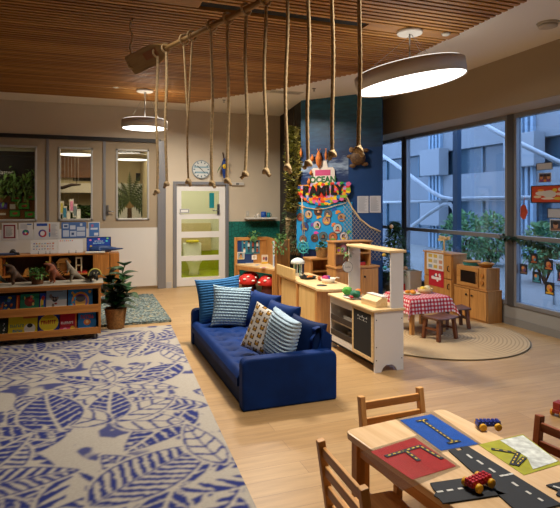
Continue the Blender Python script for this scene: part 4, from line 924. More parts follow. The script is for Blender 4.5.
for i, ch in enumerate('FAMILY'):
    u_ = [306.5, 314.5, 322.5, 329, 335, 341][i]; s_, z_ = loc2(mur(u_, 191.5 - i * .3)); text(ch, .23, BLACK, o, (s_ - a0, -.024, z_ - zb), (R(90), R(3 * (-1) ** i), 0), ext=.004, bold=.012)
# OCEAN sign shaped like a little suitcase
s_, z_ = loc2(mur(323.3, 175.6)); o = thing('ocean_sign', 'cream tag shaped sign reading OCEAN above the FAMILY banner', 'sign', mpt(s_, z_, .01), MR)
pts = [(-.23, -.17), (.23, -.17), (.23, .1), (.19, .14), (.1, .14), (.07, .26), (-.07, .26), (-.1, .14), (-.19, .14), (-.23, .1)]
MB().prism(pts, 0, .01, 0, Matrix.Rotation(PI / 2, 4, 'X')).box(-.15, .15, -.012, -.01, .0, .1, 1).build('card', [mat('#d6cdc2', .7), mat('#c04a78', .7)], o)
text('OCEAN', .148, mat('#2f6b3a', .7), o, (0, -.0125, -.075), (R(90), 0, 0), ext=.002, bold=.006)
for u0, u1, v0, v1, lab in ((357.5, 368.6, 196, 212.8, 'white printed sheet on the navy wall, left of a pair'), (369.8, 381, 195.8, 212.5, 'white printed sheet on the navy wall, next to the windows')):
    sa, za = loc2(mur(u0, v1)); sb_, zb_ = loc2(mur(u1, v0)); pr = Print(sb_ - sa, zb_ - za, '#b9bcc4'); rr = random.Random(u0); pr.lines(.1, .08, .9, .94, 14, '#8f949e', rr)
    tag(pr.build('printed_sheet', mpt(sa, za, .003), MR), lab, 'paper', 'sheets on the navy wall')
# draped fishing net on the navy wall
o = thing('fishing_net', 'pale rope fishing net draped in a curve down the navy wall', 'net', (0, 0, 0))
top = [loc2(mur(u, v)) for u, v in ((344, 183), (347, 196), (353, 208), (361, 219), (371, 227), (381.5, 231.5))]
def topz(s):
    for (sa, za), (sb_, zb_) in zip(top, top[1:]):
        if s <= sb_: return za + (zb_ - za) * max(0, (s - sa)) / (sb_ - sa)
    return top[-1][1]
MB().tube([mpt(s_, z_, .03) for s_, z_ in top], .014, 6).build('edge_rope', ROPE, o)
nm = MB(); stp = .062; sA, sB = top[0][0], top[-1][0]; k = -30
def clipline(sgn):
    for k in range(-40, 60):
        seg = []
        for t_ in range(60):
            s_ = sA + (sB - sA) * t_ / 59; z_ = .75 + k * stp * 1.2 + sgn * (s_ - sA) * 1.1
            if .72 < z_ < topz(s_): seg.append(mpt(s_, z_, .02 + .008 * math.sin(9 * s_)))
            else:
                if len(seg) > 1: nm.tube([seg[0], seg[len(seg) // 2], seg[-1]], .0032, 4)
                seg = []
        if len(seg) > 1: nm.tube([seg[0], seg[len(seg) // 2], seg[-1]], .0032, 4)
clipline(1); clipline(-1); nm.build('net_mesh', mat('#a59c8a', .9), o)
# turtle, starfish and dried sea-pod ornaments
P = mur(359, 158); s_, z_ = loc2(P); o = thing('toy_turtle', 'brown wooden turtle hung high on the navy wall', 'ornament', mpt(s_, z_, .03), MR)
MB().ball((0, -.02, 0), .14, 16, 0, (1, .35, .9)).build('shell', mat('#5f4426', .6, vary=.5, vscale=25), o)
MB().ball((-.12, -.01, .14), .05, 10, 0, (1, .5, 1)).build('head', mat('#8a6a40', .7), o)
for x, z, a in ((-.15, .03, .3), (.13, .12, -.8), (-.1, -.13, 1.2), (.12, -.11, -1)): MB().ball((x, -.005, z), .06, 8, 0, (1.1, .3, .6)).build('flipper', mat('#6a4c2a', .7), o)
SEA = mat('#c9742f', .7, vary=.3, vscale=20)
for u, v, h_, w_, lab in ((302, 153, .16, .05, 'small orange dried pod at the upper left of the OCEAN sign'), (313.3, 158.5, .13, .07, 'round tan dried pod between the small pod and the large orange one'), (319.8, 159, .34, .12, 'largest orange dried leaf fish directly above the OCEAN sign'), (327, 155, .22, .05, 'slim orange dried pod at the upper right of the OCEAN sign'), (312, 173, .1, .06, 'orange dried pod tucked beside the OCEAN sign'), (310, 182, .13, .07, 'small brown starfish standing on the left end of the FAMILY banner')):
    s_, z_ = loc2(mur(u, v)); mb = MB().lathe([(1e-4, -h_ / 2), (w_ * .35, -h_ * .3), (w_ / 2, 0), (w_ * .3, h_ * .25), (w_ * .12, h_ * .38), (1e-4, h_ * .4)], n=10)
    mb.tube([(0, 0, h_ * .35), (-w_ * .25, 0, h_ * .52)], .006, 5).tube([(0, 0, h_ * .35), (w_ * .25, 0, h_ * .52)], .006, 5)
    tag(mb.build('dried_pod', SEA, None, mpt(s_, z_, .04), MR), lab, 'ornament', 'dried pods on the mural')
# kelp garland down the column corner
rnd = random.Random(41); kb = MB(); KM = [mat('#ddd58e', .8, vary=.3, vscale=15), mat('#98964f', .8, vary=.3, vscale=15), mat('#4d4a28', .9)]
for k in range(1500):
    t_ = rnd.random(); z = 3.05 - 1.55 * t_; rr = .05 + (.15 if t_ < .62 else .09) * min(1, t_ * 2.2 + .15) * (1 - .25 * abs(math.sin(t_ * 17)))
    a = rnd.uniform(0, 2 * PI); q = rnd.random() ** .5
    cx_, cy_ = A.x - .10 + .03 * math.sin(t_ * 3), A.y + .12
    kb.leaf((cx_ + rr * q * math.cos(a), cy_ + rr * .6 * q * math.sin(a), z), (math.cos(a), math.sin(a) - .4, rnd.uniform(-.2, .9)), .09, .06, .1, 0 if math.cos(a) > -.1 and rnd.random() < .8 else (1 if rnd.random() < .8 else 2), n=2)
o = thing('hanging_kelp', 'tall yellow green hanging foliage down the corner of the dark column', 'plant', (0, 0, 0))
kb.build('foliage', KM, o); MB().tube([(A.x - .10, A.y + .12, 1.5), (A.x - .09, A.y + .12, 3.4)], .012, 6).build('stem', mat('#3f3622', .9), o)
# net pouch with green sprigs on the column flank
o = thing('net_pouch', 'rope net pouch full of green sprigs on the dark column', 'net', (3.60, 9.25, 0)); nm = MB()
tpz, btz = 1.42, .72
for k in range(16):
    for sg in (1, -1):
        pts = []
        for t_ in range(9):
            y = -.36 + .72 * ((k + sg * t_ * .5) / 16 % 1); pts.append((.02 - .10 * math.sin(PI * (y + .36) / .72), y, tpz - (tpz - btz) * t_ / 8))
        ok = [pts[0]]
        for p_, q_ in zip(pts, pts[1:]):
            if abs(q_[1] - p_[1]) > .2:
                if len(ok) > 1: nm.tube(ok, .004, 4)
                ok = []
            ok.append(q_)
        if len(ok) > 1: nm.tube(ok, .004, 4)
nm.build('net_mesh', mat('#b79f75', .9), o)
MB().tube([(.03 - .11 * math.sin(PI * k / 12), -.36 + .72 * k / 12, tpz + .0 - .05 * math.sin(PI * k / 12)) for k in range(13)], .018, 8).build('rim_rope', ROPE, o)
lv = MB()
for _ in range(420): lv.leaf((rnd.uniform(-.05, .0), rnd.uniform(-.3, .3), rnd.uniform(.8, 1.5)), (-1, rnd.uniform(-1, 1), rnd.uniform(-.3, 1)), .09, .035, .2, n=2)
lv.build('sprigs', mat('#4f6a45', .8, vary=.4, vscale=8), o)
q = mur(303.3, 247.5, .12); o = thing('ship_wheel', 'teal wire ship wheel ornament hanging below the felt board corner', 'ornament', (q.x, q.y, q.z), MR)
wm = MB().tube([(.1 * math.cos(a), 0, .1 * math.sin(a)) for a in [2 * PI * k / 24 for k in range(24)]], .012, 6, 0, True).tube([(.05 * math.cos(a), 0, .05 * math.sin(a)) for a in [2 * PI * k / 16 for k in range(16)]], .009, 6, 0, True)
for k in range(8): a = 2 * PI * k / 8; wm.tube([(0, 0, 0), (.145 * math.cos(a), 0, .145 * math.sin(a))], .008, 6)
wm.build('wheel', mat('#3fa3a3', .5), o); MB().tube([(0, 0, .1), (-.02, 0, .55), (-.03, 0, .9)], .008, 5).tube([(0.03, 0, .1), (.0, 0, .6), (-.03, 0, .9)], .006, 5).build('cord', ROPE, o)
q = onY(283.5, 107.5, 9.9); tag(MB().tube([(0, 0, -.04), (0, 0, .03)], [.06, .07], 16).tube([(0, 0, .03), (0, 0, 3.53 - q.z)], .02, 8).build('ceiling_sensor', mat('#3a3836', .5), None, (3.62, 9.9, q.z)), 'dark round ceiling sensor beside the top of the column', 'sensor')

# ------------------------------------------------------------------ hanging oar and knotted ropes
OZ = 3.0; o0, o1 = hz(130, 66, OZ), hz(264, 0.5, OZ); od = (o1 - o0).normalized(); OL = 3.5
o = thing('hanging_oar', 'long wooden oar hung level below the slatted ceiling', 'oar', tuple(o0), math.atan2(od.y, od.x))
OW = wood('#a37c47', '#bd985f', 0, .6)
MB().tube([(.68, 0, 0), (.82, 0, 0), (OL, 0, 0)], [.015, .02, .022], 12).build('shaft', OW, o)
bl = [(0, -.07), (.03, -.095), (.55, -.09), (.68, -.06), (.80, -.022), (.80, .022), (.68, .06), (.55, .09), (.03, .095), (0, .07)]
b_ = MB().prism(bl, -.012, .012, 0, Matrix.Rotation(R(-52), 4, 'X')).build('blade', OW, o, bevel=.004)
MB().box(.36, .62, -.05, .02, -.0135, -.012).build('painted_mark', mat('#ad7048', .7), o, rot=(R(-52), 0, 0))
for x_, lab in ((.03, 'twisted rope holding the oar blade up to the slatted ceiling'), (3.3, 'rope holding the near end of the oar up to the slatted ceiling')):
    P = o0 + od * x_; pts = [(P.x + .015 * math.sin(k * 1.7), P.y + .01 * math.cos(k * 2.1), OZ + .02 + (3.45 - OZ - .02) * k / 8) for k in range(9)]
    tag(MB().tube(pts, .009, 6).tube([(P.x + .105 * math.cos(a) * 0 + .03 * math.cos(a), P.y, OZ + .03 * math.sin(a)) for a in [2 * PI * k / 12 for k in range(12)]], .008, 6, 0, True).build('support_rope', ROPE), lab, 'rope')
def s_at(u):
    # place along the oar seen at column u
    t_ = (u - CX) / F_; lx = lambda P: (P.x * s20 + P.y * c20, P.x * c20 - P.y * s20)
    d0, l0 = lx(o0); d1, l1 = lx(od); return (t_ * d0 - l0) / (l1 - t_ * d1)
ordn = ['nearest the oar blade', 'second from the oar blade', 'with a double upper strand, third from the blade', 'fourth from the oar blade', 'fifth from the oar blade', 'sixth from the oar blade, left of the column', 'seventh from the blade, just left of the dark column', 'eighth from the blade, in front of the kelp', 'ninth from the blade, left of the OCEAN sign', 'tenth from the blade, right of the OCEAN sign', 'eleventh from the blade, before the wooden turtle']
RP = [(157, 197.5), (166, 190), (188, 188), (212, 190), (228, 187.5), (246, 181), (265.3, 178.5), (286.5, 175), (308, 171), (332.5, 162), (359.5, 158)]
rnd = random.Random(9)
for k, (u, v) in enumerate(RP):
    P = o0 + od * s_at(u); d = P.x * s20 + P.y * c20; zb = CAMH + (HV - v + 2.5) / F_ * d
    o = thing('climbing_rope', 'jute rope hanging from the oar, ' + ordn[k], 'rope', (P.x, P.y, 0), 0, 'ropes hanging from the oar')
    def wig(z): return (.006 * math.sin(z * 7 + k), .006 * math.cos(z * 5 + 2 * k), z)
    n_ = 46; zs = [zb + .03 + (OZ - .03 - zb - .03) * i / n_ for i in range(n_ + 1)]
    rm = MB()
    if k == 2:
        zj = zb + .62 * (OZ - zb) * .8
        for sg in (-1, 1):
            rm.tube([wig(z) if z < zj else (sg * .065 * od.x * (z - zj) / (OZ - zj) + sg * .004, sg * .065 * od.y * (z - zj) / (OZ - zj), z) for z in zs], [.0075 + .0012 * (i % 2) for i in range(n_ + 1)], 7)
        xs_ = (-.065, .065)
    else:
        rm.tube([wig(z) for z in zs], [.0105 + .002 * (i % 2) for i in range(n_ + 1)], 8); xs_ = (0,)
    ax = math.atan2(od.y, od.x)
    for x_ in xs_:
        rm.tube([(od.x * x_ - .038 * math.sin(a) * od.y, od.y * x_ + .038 * math.sin(a) * od.x, OZ + .038 * math.cos(a)) for a in [2 * PI * i / 14 for i in range(14)]], .010, 6, 0, True)
    rm.build('rope', ROPE, o)
    kn = MB(); b0 = wig(zb + .03); kn.ball((b0[0], b0[1], zb + .035), .019, 10, 0, (1, 1, 1.35))
    kn.tube([(b0[0] + .016 * math.cos(a), b0[1] + .016 * math.sin(a), zb + .03 + .012 * math.sin(2 * a)) for a in [2 * PI * i / 12 for i in range(12)]], .011, 6, 0, True)
    a_ = rnd.uniform(0, 6); kn.tube([(b0[0], b0[1], zb + .03), (b0[0] + .03 * math.cos(a_), b0[1] + .03 * math.sin(a_), zb)], [.011, .013], 7)
    kn.build('knot', ROPE, o)

# ceiling fittings
q = hz(116, 87.5, 3.448); tag(MB().lathe([(.03, -.008), (.05, 0)], n=20).build('downlight', mat('#d9d4c8', .5), None, tuple(q)), 'tiny white downlight in the flush timber strip left of the far pendant', 'downlight')
q = hz(446, 33.5, 3.448); tag(MB().lathe([(.02, -.025), (.035, -.02), (.05, 0)], n=20).build('ceiling_sensor', mat('#c7bfae', .5), None, tuple(q)), 'small sensor in the flush timber strip beside the near pendant canopy', 'sensor')
q = hz(548, 23, 3.53); o = thing('smoke_detector', 'round smoke detector on the pale ceiling at upper right', 'smoke detector', (min(q.x, 4.9), q.y, 3.53))
MB().lathe([(.06, -.05), (.09, -.04), (.09, -.02)], n=28).build('head', mat('#b9ae9a', .5), o); MB().lathe([(.10, -.02), (.11, 0)], n=28).build('base', mat('#b9ae9a', .5), o)
q = hz(285, 92, 3.53); o = thing('air_vent', 'pale slotted air vent in the white ceiling strip above the mural', 'vent', (q.x, q.y, 3.53))
MB().box(-.3, .3, -.1, .1, -.012, 0).build('frame', mat('#cfc8ba', .6), o)
for k in range(3): MB().box(-.26, .26, -.07 + .05 * k, -.05 + .05 * k, -.014, -.012).build('slot', mat('#8b8579', .7), o)
for u, v, lab in ((224, 100, 'small sprinkler head in the white ceiling strip, left of the vent'), (314, 88.5, 'small sprinkler head in the white ceiling strip, right of the vent')):
    q = hz(u, v, 3.53); tag(MB().lathe([(.018, -.045), (.018, -.04), (.008, -.038), (.008, -.008), (.03, -.006), (.035, 0)], n=14).build('sprinkler', mat('#8f8b84', .4, .6), None, tuple(q)), lab, 'sprinkler')

# ------------------------------------------------------------------ left: display bookshelf with books and dinosaurs
BX1, BY0, BY1 = .16, 6.88, 7.28; BXL = 2.3
o = thing('book_display', 'long low wooden book display on castors at the edge of the leaf rug', 'bookshelf', (BX1, BY0, 0))
D_ = BY1 - BY0
for x in (-BXL, -.03): MB().box(x, x + .03, 0, D_, .075, .67).build('side_panel', HON, o, bevel=.003)
MB().box(-BXL, .01, -.02, D_ + .01, .67, .695).build('top', HONX, o, bevel=.003)
MB().box(-BXL + .03, -.03, D_ - .02, D_, .08, .67).build('back_panel', mat('#4d2d12', .7), o)
for z in (.08, .345): MB().box(-BXL + .03, -.03, .0, D_ - .02, z, z + .015).build('shelf', HONX, o)
for z0, z1 in ((.08, .16), (.345, .44), (.635, .67)): MB().box(-BXL + .03, -.03, -.008, .012, z0, z1).build('lip', HONX, o, bevel=.002)
for x in (-.07, -BXL + .07):
    for y in (.06, D_ - .06):
        c = MB().tube([(x - .014, y, .044), (x + .014, y, .044)], .030, 16); c.build('castor', mat('#8f8f8f', .35, .4), o)
# books: (level, u0, u1, base colour, shapes, label)
def book(z0, u0, u1, h, base, fn, label, grp):
    a = onY(u0, 300, BY0 + .06).x; b_ = onY(u1, 300, BY0 + .06).x
    p = Print(b_ - a - .004, h, base, .018); p.rough = .35; fn(p)
    o = p.build('picture_book', (0, 0, 0), 0); o.location = (a, BY0 + .045, z0); o.rotation_euler = (R(-24), 0, 0); return tag(o, label, 'book', grp)
UG, LG = 'books on the upper ledge', 'books on the lower ledge'
rnd = random.Random(61)
def blobs(p, n, cs, zmin=.1):
    for _ in range(n): p.ell(rnd.uniform(.12, .88), rnd.uniform(zmin, .88), rnd.uniform(.03, .09), rnd.uniform(.04, .1), rnd.choice(cs), 8)
    return p
def marks(p, x0, x1, z, hh, n, c):
    w = (x1 - x0) / n
    for k in range(n):
        x = x0 + w * k; t_ = rnd.choice((0, 1, 2))
        p.rect(x, z - hh, x + w * .3, z + hh, c)
        if t_ != 1: p.rect(x, z + hh * .4, x + w * .72, z + hh, c)
        if t_ != 0: p.rect(x + w * .45, z - hh, x + w * .72, z + hh * (.2 if t_ == 1 else 1), c)
    return p
UZ, LZ = .362, .098
book(UZ, -9, 15.5, .235, '#16335f', lambda p: blobs(p, 22, ['#8f3b22', '#c96a2b', '#2f6f9c', '#d8b23a', '#1d5a3a'], .3), 'dark blue picture book with orange specks, leftmost on the upper ledge', UG)
book(UZ, 16, 19.5, .23, '#b3421e', lambda p: p.rect(.1, .1, .5, .9, '#e0823a'), 'narrow orange red book between the dark blue and green books', UG)
book(UZ, 20, 39, .24, '#1e7a54', lambda p: blobs(p.ell(.5, .62, .28, .25, '#7d2f22').ell(.55, .7, .12, .1, '#c33b2c'), 8, ['#e27fa0', '#2f9b63', '#d9c15a']), 'green picture book with a red shape on the upper ledge', UG)
book(UZ, 39.5, 45.5, .24, '#2450a3', lambda p: p.ell(.4, .5, .3, .25, '#e3c02c').ell(.6, .75, .3, .12, '#c33b2c').ell(.5, .3, .25, .1, '#3b9a4d'), 'narrow blue book with yellow and red patches on the upper ledge', UG)
book(UZ, 46, 67, .30, '#8fa6ad', lambda p: blobs(p.rect(0, 0, 1, .5, '#d3d1c8').ell(.42, .52, .14, .11, '#26201f').ell(.32, .6, .06, .05, '#26201f').rect(.15, .82, .8, .86, '#6b8189'), 6, ['#a03a2a', '#7a6a5a'], .25), 'pale picture book with a black bird, second from right on the upper ledge', UG)
book(UZ, 68, 93, .27, '#2474a8', lambda p: blobs(p.ell(.5, .45, .36, .42, '#d98a2a').ell(.5, .42, .29, .35, '#6a4a9a').ell(.5, .4, .22, .28, '#e0a83a').ell(.5, .55, .2, .16, '#3a2a2a'), 9, ['#e0a83a', '#2f9cc0']), 'blue picture book with an orange arch, rightmost on the upper ledge', UG)
book(LZ, -6, 7.5, .21, '#1b2a22', lambda p: blobs(p, 12, ['#c9ccc4', '#39523f', '#8fa39a']), 'dark green and white picture book, leftmost on the lower ledge', LG)
book(LZ, 8, 37.5, .25, '#d9c21e', lambda p: marks(marks(p.ell(.74, .35, .2, .25, '#dcd8cc').ell(.74, .5, .1, .1, '#2a2a2a').rect(.5, .85, 1, 1, '#b5642a'), .06, .55, .52, .07, 7, '#2d6a5a'), .16, .5, .28, .06, 5, '#2a7a9a'), 'bright yellow picture book with green letters on the lower ledge', LG)
book(LZ, 38, 59.5, .255, '#1d2a7a', lambda p: marks(p.ell(.5, .55, .47, .4, '#ead32a').ell(.5, .83, .3, .08, '#c9a11d').rect(.55, .05, .98, .18, '#c0302a'), .14, .86, .58, .09, 7, '#c0251e'), 'navy picture book with a yellow oval and red letters', LG)
book(LZ, 60, 77, .25, '#b3182a', lambda p: marks(p.rect(0, 0, 1, .28, '#d13a6a').ell(.75, .22, .14, .12, '#e8b62a').ell(.3, .2, .12, .08, '#e89ab5').rect(.9, 0, 1, .9, '#d9702a'), .06, .8, .5, .06, 9, '#e6d9d0'), 'red and pink picture book with white letters on the lower ledge', LG)
book(LZ, 78, 96.5, .235, '#1f78b8', lambda p: marks(p.ell(.5, .5, .2, .16, '#d9762a').ell(.5, .52, .08, .08, '#e3c07a'), .15, .88, .78, .1, 7, '#d8482a'), 'bright blue picture book with red letters, rightmost on the lower ledge', LG)
ZT = .695
tag(MB().grid(lambda u, v: (BX1 - 1.9 + 1.93 * u, BY0 - .015 + .41 * v, ZT + .003 + .003 * math.sin(u * 40) * math.sin(v * 9)), 60, 12).box(BX1 - 1.9, BX1 + .03, BY0 - .012, BY1 + .0, ZT, ZT + .001).box(BX1 + .012, BX1 + .016, BY0 + .01, BY1, ZT - .07, ZT + .002).build('cloth_runner', mat('#a39a89', .9, vary=.15, vscale=12)), 'grey beige cloth runner on top of the book display', 'cloth')
ZT += .008
def dino(name, label, u, vs, es, h, sc, rz, extra=None, y=BY0 + .18):
    q = onY(u, 275, y); o = thing('toy_dinosaur', label, 'toy dinosaur', (q.x, y, ZT), rz, 'toy dinosaurs')
    b = skin('body', [(x * sc, y_ * sc, z * sc, r * sc) for x, y_, z, r in vs], es, h, o, lv=2)
    if extra: extra(o, sc)
    return o
# two-legged meat eater: +x is the head end
REX = [(0, 0, .52, .21), (.12, 0, .76, .19), (.18, 0, .96, .13), (.27, 0, 1.06, .13), (.44, 0, 1.03, .10), (.55, 0, 1.0, .06),
       (-.18, 0, .38, .15), (-.38, 0, .22, .09), (-.62, 0, .10, .03),
       (.02, .15, .40, .15), (.12, .17, .24, .09), (.02, .17, .09, .06), (.14, .17, .035, .05),
       (.02, -.15, .40, .15), (.12, -.17, .24, .09), (.02, -.17, .09, .06), (.14, -.17, .035, .05),
       (.27, .14, .70, .045), (.38, .15, .62, .035), (.27, -.14, .70, .045), (.38, -.15, .62, .035), (.42, 0, .92, .06)]
REXE = [(0, 1), (1, 2), (2, 3), (3, 4), (4, 5), (0, 6), (6, 7), (7, 8), (0, 9), (9, 10), (10, 11), (11, 12), (0, 13), (13, 14), (14, 15), (15, 16), (1, 17), (17, 18), (1, 19), (19, 20), (3, 21)]
def eyes(x, y, z, r, c='#d8c24a'):
    def f(o, sc):
        for s_ in (1, -1): MB().ball((0, 0, 0), r * sc, 8).build('eye', mat(c, .3), o, (x * sc, s_ * y * sc, z * sc))
    return f
DB = lambda a: mat(a, .65, vary=.45, vscale=18)
dino('d', 'dark green toy dinosaur at the far left end of the cloth runner', -1.5, REX, REXE, DB('#2f3a26'), .17, R(200), eyes(.36, .11, 1.1, .03))
dino('d', 'dark brown upright toy dinosaur left of the small basket plant', 14.5, REX, REXE, DB('#4a3320'), .235, R(190), eyes(.36, .11, 1.1, .03))
def crest(o, sc):
    eyes(.36, .11, 1.1, .03)(o, sc); m_ = MB()
    for k in range(9): m_.leaf(((-.42 + .07 * k) * sc, 0, (.32 + .085 * k) * sc), (-1, 0, .6), .16 * sc, .10 * sc, 0, n=2, up=(0, 1, 0))
    m_.build('back_ridge', mat('#3a2418', .7), o)
dino('d', 'rust brown toy dinosaur with grey ridged back right of the basket plant', 54, REX, REXE, DB('#7a3f22'), .235, R(205), crest)
SAU = [(0, 0, .50, .17), (.16, 0, .70, .12), (.24, 0, .88, .08), (.28, 0, 1.02, .075), (.36, 0, 1.0, .05),
       (-.18, 0, .32, .13), (-.42, 0, .15, .07), (-.75, 0, .03, .025),
       (.04, .13, .34, .09), (.08, .14, .16, .06), (.12, .14, .03, .045), (.04, -.13, .34, .09), (.08, -.14, .16, .06), (.12, -.14, .03, .045), (.22, .1, .55, .035), (.3, .1, .45, .03), (.22, -.1, .55, .035), (.3, -.1, .45, .03)]
SAUE = [(0, 1), (1, 2), (2, 3), (3, 4), (0, 5), (5, 6), (6, 7), (0, 8), (8, 9), (9, 10), (0, 11), (11, 12), (12, 13), (1, 14), (14, 15), (1, 16), (16, 17)]
dino('d', 'grey brown toy dinosaur standing upright with tail trailing to the right', 73, SAU, SAUE, DB('#7d705c'), .255, R(185), eyes(.3, .06, 1.06, .025, '#20180f'))
TRI = [(0, 0, .45, .25), (.35, 0, .48, .2), (.6, 0, .42, .16), (.8, 0, .34, .09), (-.32, 0, .42, .2), (-.6, 0, .3, .08), (-.9, 0, .18, .03),
       (.28, .2, .22, .09), (.3, .2, .03, .08), (.28, -.2, .22, .09), (.3, -.2, .03, .08), (-.28, .2, .22, .1), (-.28, .2, .03, .08), (-.28, -.2, .22, .1), (-.28, -.2, .03, .08)]
TRIE = [(0, 1), (1, 2), (2, 3), (0, 4), (4, 5), (5, 6), (1, 7), (7, 8), (1, 9), (9, 10), (4, 11), (11, 12), (4, 13), (13, 14)]
def frill(o, sc):
    f = MB(); n_ = 18
    f.prism([(.40 * sc * math.cos(PI * k / n_), (.42 + .42 * math.sin(PI * k / n_)) * sc) for k in range(n_ + 1)], -.03 * sc, .03 * sc, 0, Matrix.Translation((.47 * sc, 0, 0)) @ Matrix.Rotation(PI / 2, 4, 'Z') @ Matrix.Rotation(PI / 2, 4, 'X'))
    f.tube([(.47 * sc + .0, .40 * sc * math.cos(PI * k / n_), (.42 + .42 * math.sin(PI * k / n_)) * sc) for k in range(n_ + 1)], .045 * sc, 6, 1)
    f.build('frill', [DB('#2b2a20'), mat('#a9a24a', .7)], o)
    for s_ in (1, -1): MB().tube([(.66 * sc, s_ * .08 * sc, .55 * sc), (.85 * sc, s_ * .12 * sc, .66 * sc)], [.035 * sc, .004], 8).build('horn', mat('#c9bd8f', .5), o)
dino('d', 'black and yellow frilled toy dinosaur at the right end of the runner', 93, TRI, TRIE, DB('#2a2820'), .19, R(-78), frill)
q = onY(37.5, 275, BY0 + .16); o = thing('basket_plant', 'small green plant in a brown basket between the toy dinosaurs', 'plant', (q.x, BY0 + .16, ZT))
BRW = mat('#6d4526', .85, bump=.4, bscale=90, vary=.3, vscale=50)
MB().lathe([(.062 + .02 * k / 12, .115 * k / 12) for k in range(13)] + [(.07, .115), (.07, .1), (1e-4, .1)], n=32, fn=lambda i, j: .004 * (1 if (i + j // 2) % 2 else -1) if i < 13 else 0).build('basket', BRW, o)
rnd = random.Random(14); mb = MB(); leafball(mb, (0, 0, .125), .095, 170, .05, rnd, sq=(1, 1, .55)); mb.build('leaves', mat('#47702a', .6, vary=.4, vscale=10), o)

# ------------------------------------------------------------------ long cabinet against the partition with its blocks
CY = 10.12; CX1 = onY(109.5, 250, CY).x; CT = .775
o = thing('long_cabinet', 'long low wooden cabinet under the notice posters', 'cabinet', (CX1, CY, 0)); dpt = YB - .0 - CY
MB().box(-2.6, .0, -.01, dpt, CT - .025, CT).build('top', HONX, o, bevel=.003)
xs_ = [-.25, -.98, -1.75, -2.6]
MB().box(-2.6, 0, dpt - .02, dpt, .05, CT - .025).build('back_panel', mat('#4a2f17', .8), o)
MB().box(-2.6, 0, 0, dpt - .02, .04, .06).box(-2.6, -.28, 0, dpt - .02, .40, .42).build('shelf', HONX, o)
for x in xs_[:-1] + [-2.6]: MB().box(x - .03 if x > -2.6 else x, x if x > -2.6 else x + .03, 0, dpt - .02, .06, CT - .025).build('divider', HON, o)
MB().box(-.25, 0, -.005, .02, .0, CT - .025).build('end_panel', HON, o)
x0 = onY(110, 250, CY + .05).x; x1 = onY(119, 250, CY + .05).x
tag(MB().box(0, x1 - x0, 0, .4, 0, CT - .015).box(.01, x1 - x0 - .01, -.006, 0, .36, .38, 1).build('narrow_cabinet', [HON, HONX], None, (x0 + .005, CY + .05, 0), bevel=.003), 'narrow wooden end unit beside the long cabinet, behind the fig plant', 'cabinet')
def blk(u0, u1, v0, v1, m_, lab, kind):
    a, b_ = onY(u0, v1, CY + .08), onY(u1, v0, CY + .08); w, h = b_.x - a.x, b_.z - a.z; z = .42 if a.z > .38 else .42
    mb = MB(); h = min(.31, max(.05, b_.z - .42)); t_ = min(.03, w * .2)
    if kind == 'arch':
        mb.box(0, t_, 0, .12, 0, h).box(w - t_, w, 0, .12, 0, h).box(t_, w - t_, 0, .12, h - t_ * 1.2, h).box(t_, w - t_, 0, .12, h * .45, h * .45 + t_ * .8)
    elif kind == 'house':
        mb.box(0, t_, 0, .12, 0, h * .7).box(w - t_, w, 0, .12, 0, h * .7).box(t_, w - t_, .1, .12, 0, h * .7).box(t_, w - t_, 0, .12, 0, t_); mb.prism([(-.02, h * .7), (w + .02, h * .7), (w * .8, h), (w * .2, h)], -.12, 0, 0, Matrix.Rotation(PI / 2, 4, 'X'))
    elif kind == 'tray': mb.box(0, w, 0, .2, 0, .012).box(0, w, 0, .012, .012, .03).box(0, w, .188, .2, .012, .03)
    else: mb.prism([(0, 0), (w, 0), (w * .75, h), (w * .3, h * .8)], -.1, 0, 0, Matrix.Rotation(PI / 2, 4, 'X'))
    tag(mb.build('wooden_block' if kind != 'tray' else 'toy_tray', m_, None, (a.x, CY + .08, .42), bevel=.003), lab, 'wooden toy' if kind != 'tray' else 'tray', 'wooden toys in the long cabinet')
BLK = wood('#a8752f', '#c48d42', 0); BLR = wood('#9a4f20', '#b4642c', 0)
blk(57, 70, 258, 277, BLK, 'wooden toy house with open front in the long cabinet', 'house'); blk(75.5, 82, 257, 277, wood('#c7b48a', '#d8c59d', 0), 'tall pale wooden frame block in the long cabinet', 'arch')
blk(77, 87, 273, 277, mat('#b3221c', .5), 'flat red tray at the foot of the pale wooden frame block', 'tray'); blk(0, 4.5, 260, 277, BLR, 'orange brown wooden block at the far left of the cabinet', 'arch')
blk(23, 29.5, 268, 277, BLK, 'small wooden wedge block left of the basket plant', 'wedge'); blk(45, 49.5, 264, 277, BLR, 'small orange brown wedge block behind the rust brown dinosaur', 'wedge'); blk(62, 69, 272, 277, BLR, 'low orange brown wedge block in front of the wooden toy house', 'wedge')
# on the cabinet top
def standing(name, label, cat, u0, u1, v0, v1, base, fn, y, lean=-10, t=.004):
    a, b_ = onY(u0, v1, y), onY(u1, v0, y); p = Print(b_.x - a.x, (b_.z - CT) / math.cos(R(lean)), base, t); fn(p)
    return tag(p.build(name, (a.x, y, CT + .002), 0, R(lean)), label, cat)
rr = random.Random(71)
def wb1(p):
    for r_ in range(3):
        for k in range(8): p.rect(.1 + .1 * k, .3 + .2 * r_, .1 + .1 * k + rr.uniform(.03, .08), .36 + .2 * r_ + rr.uniform(0, .04), rr.choice(['#5a5f9a', '#c0703f', '#b8a04a', '#8a8a8c', '#a55a6a', '#7a9ab0']))
standing('whiteboard', 'small whiteboard with coloured writing on the long cabinet', 'whiteboard', 30.5, 57.5, 240, 253.6, '#c9c8c3', wb1, CY + .2)
def wb2(p):
    for k in range(7): p.rect(.06 + .08 * k, .86, .06 + .08 * k + .05, .93, ['#c04a3a', '#c9913a', '#6a8ab0'][k % 3])
standing('whiteboard', 'small mostly blank whiteboard beside the blue tablet board', 'whiteboard', 58.2, 83, 239.3, 253, '#d2d1cd', wb2, CY + .2)
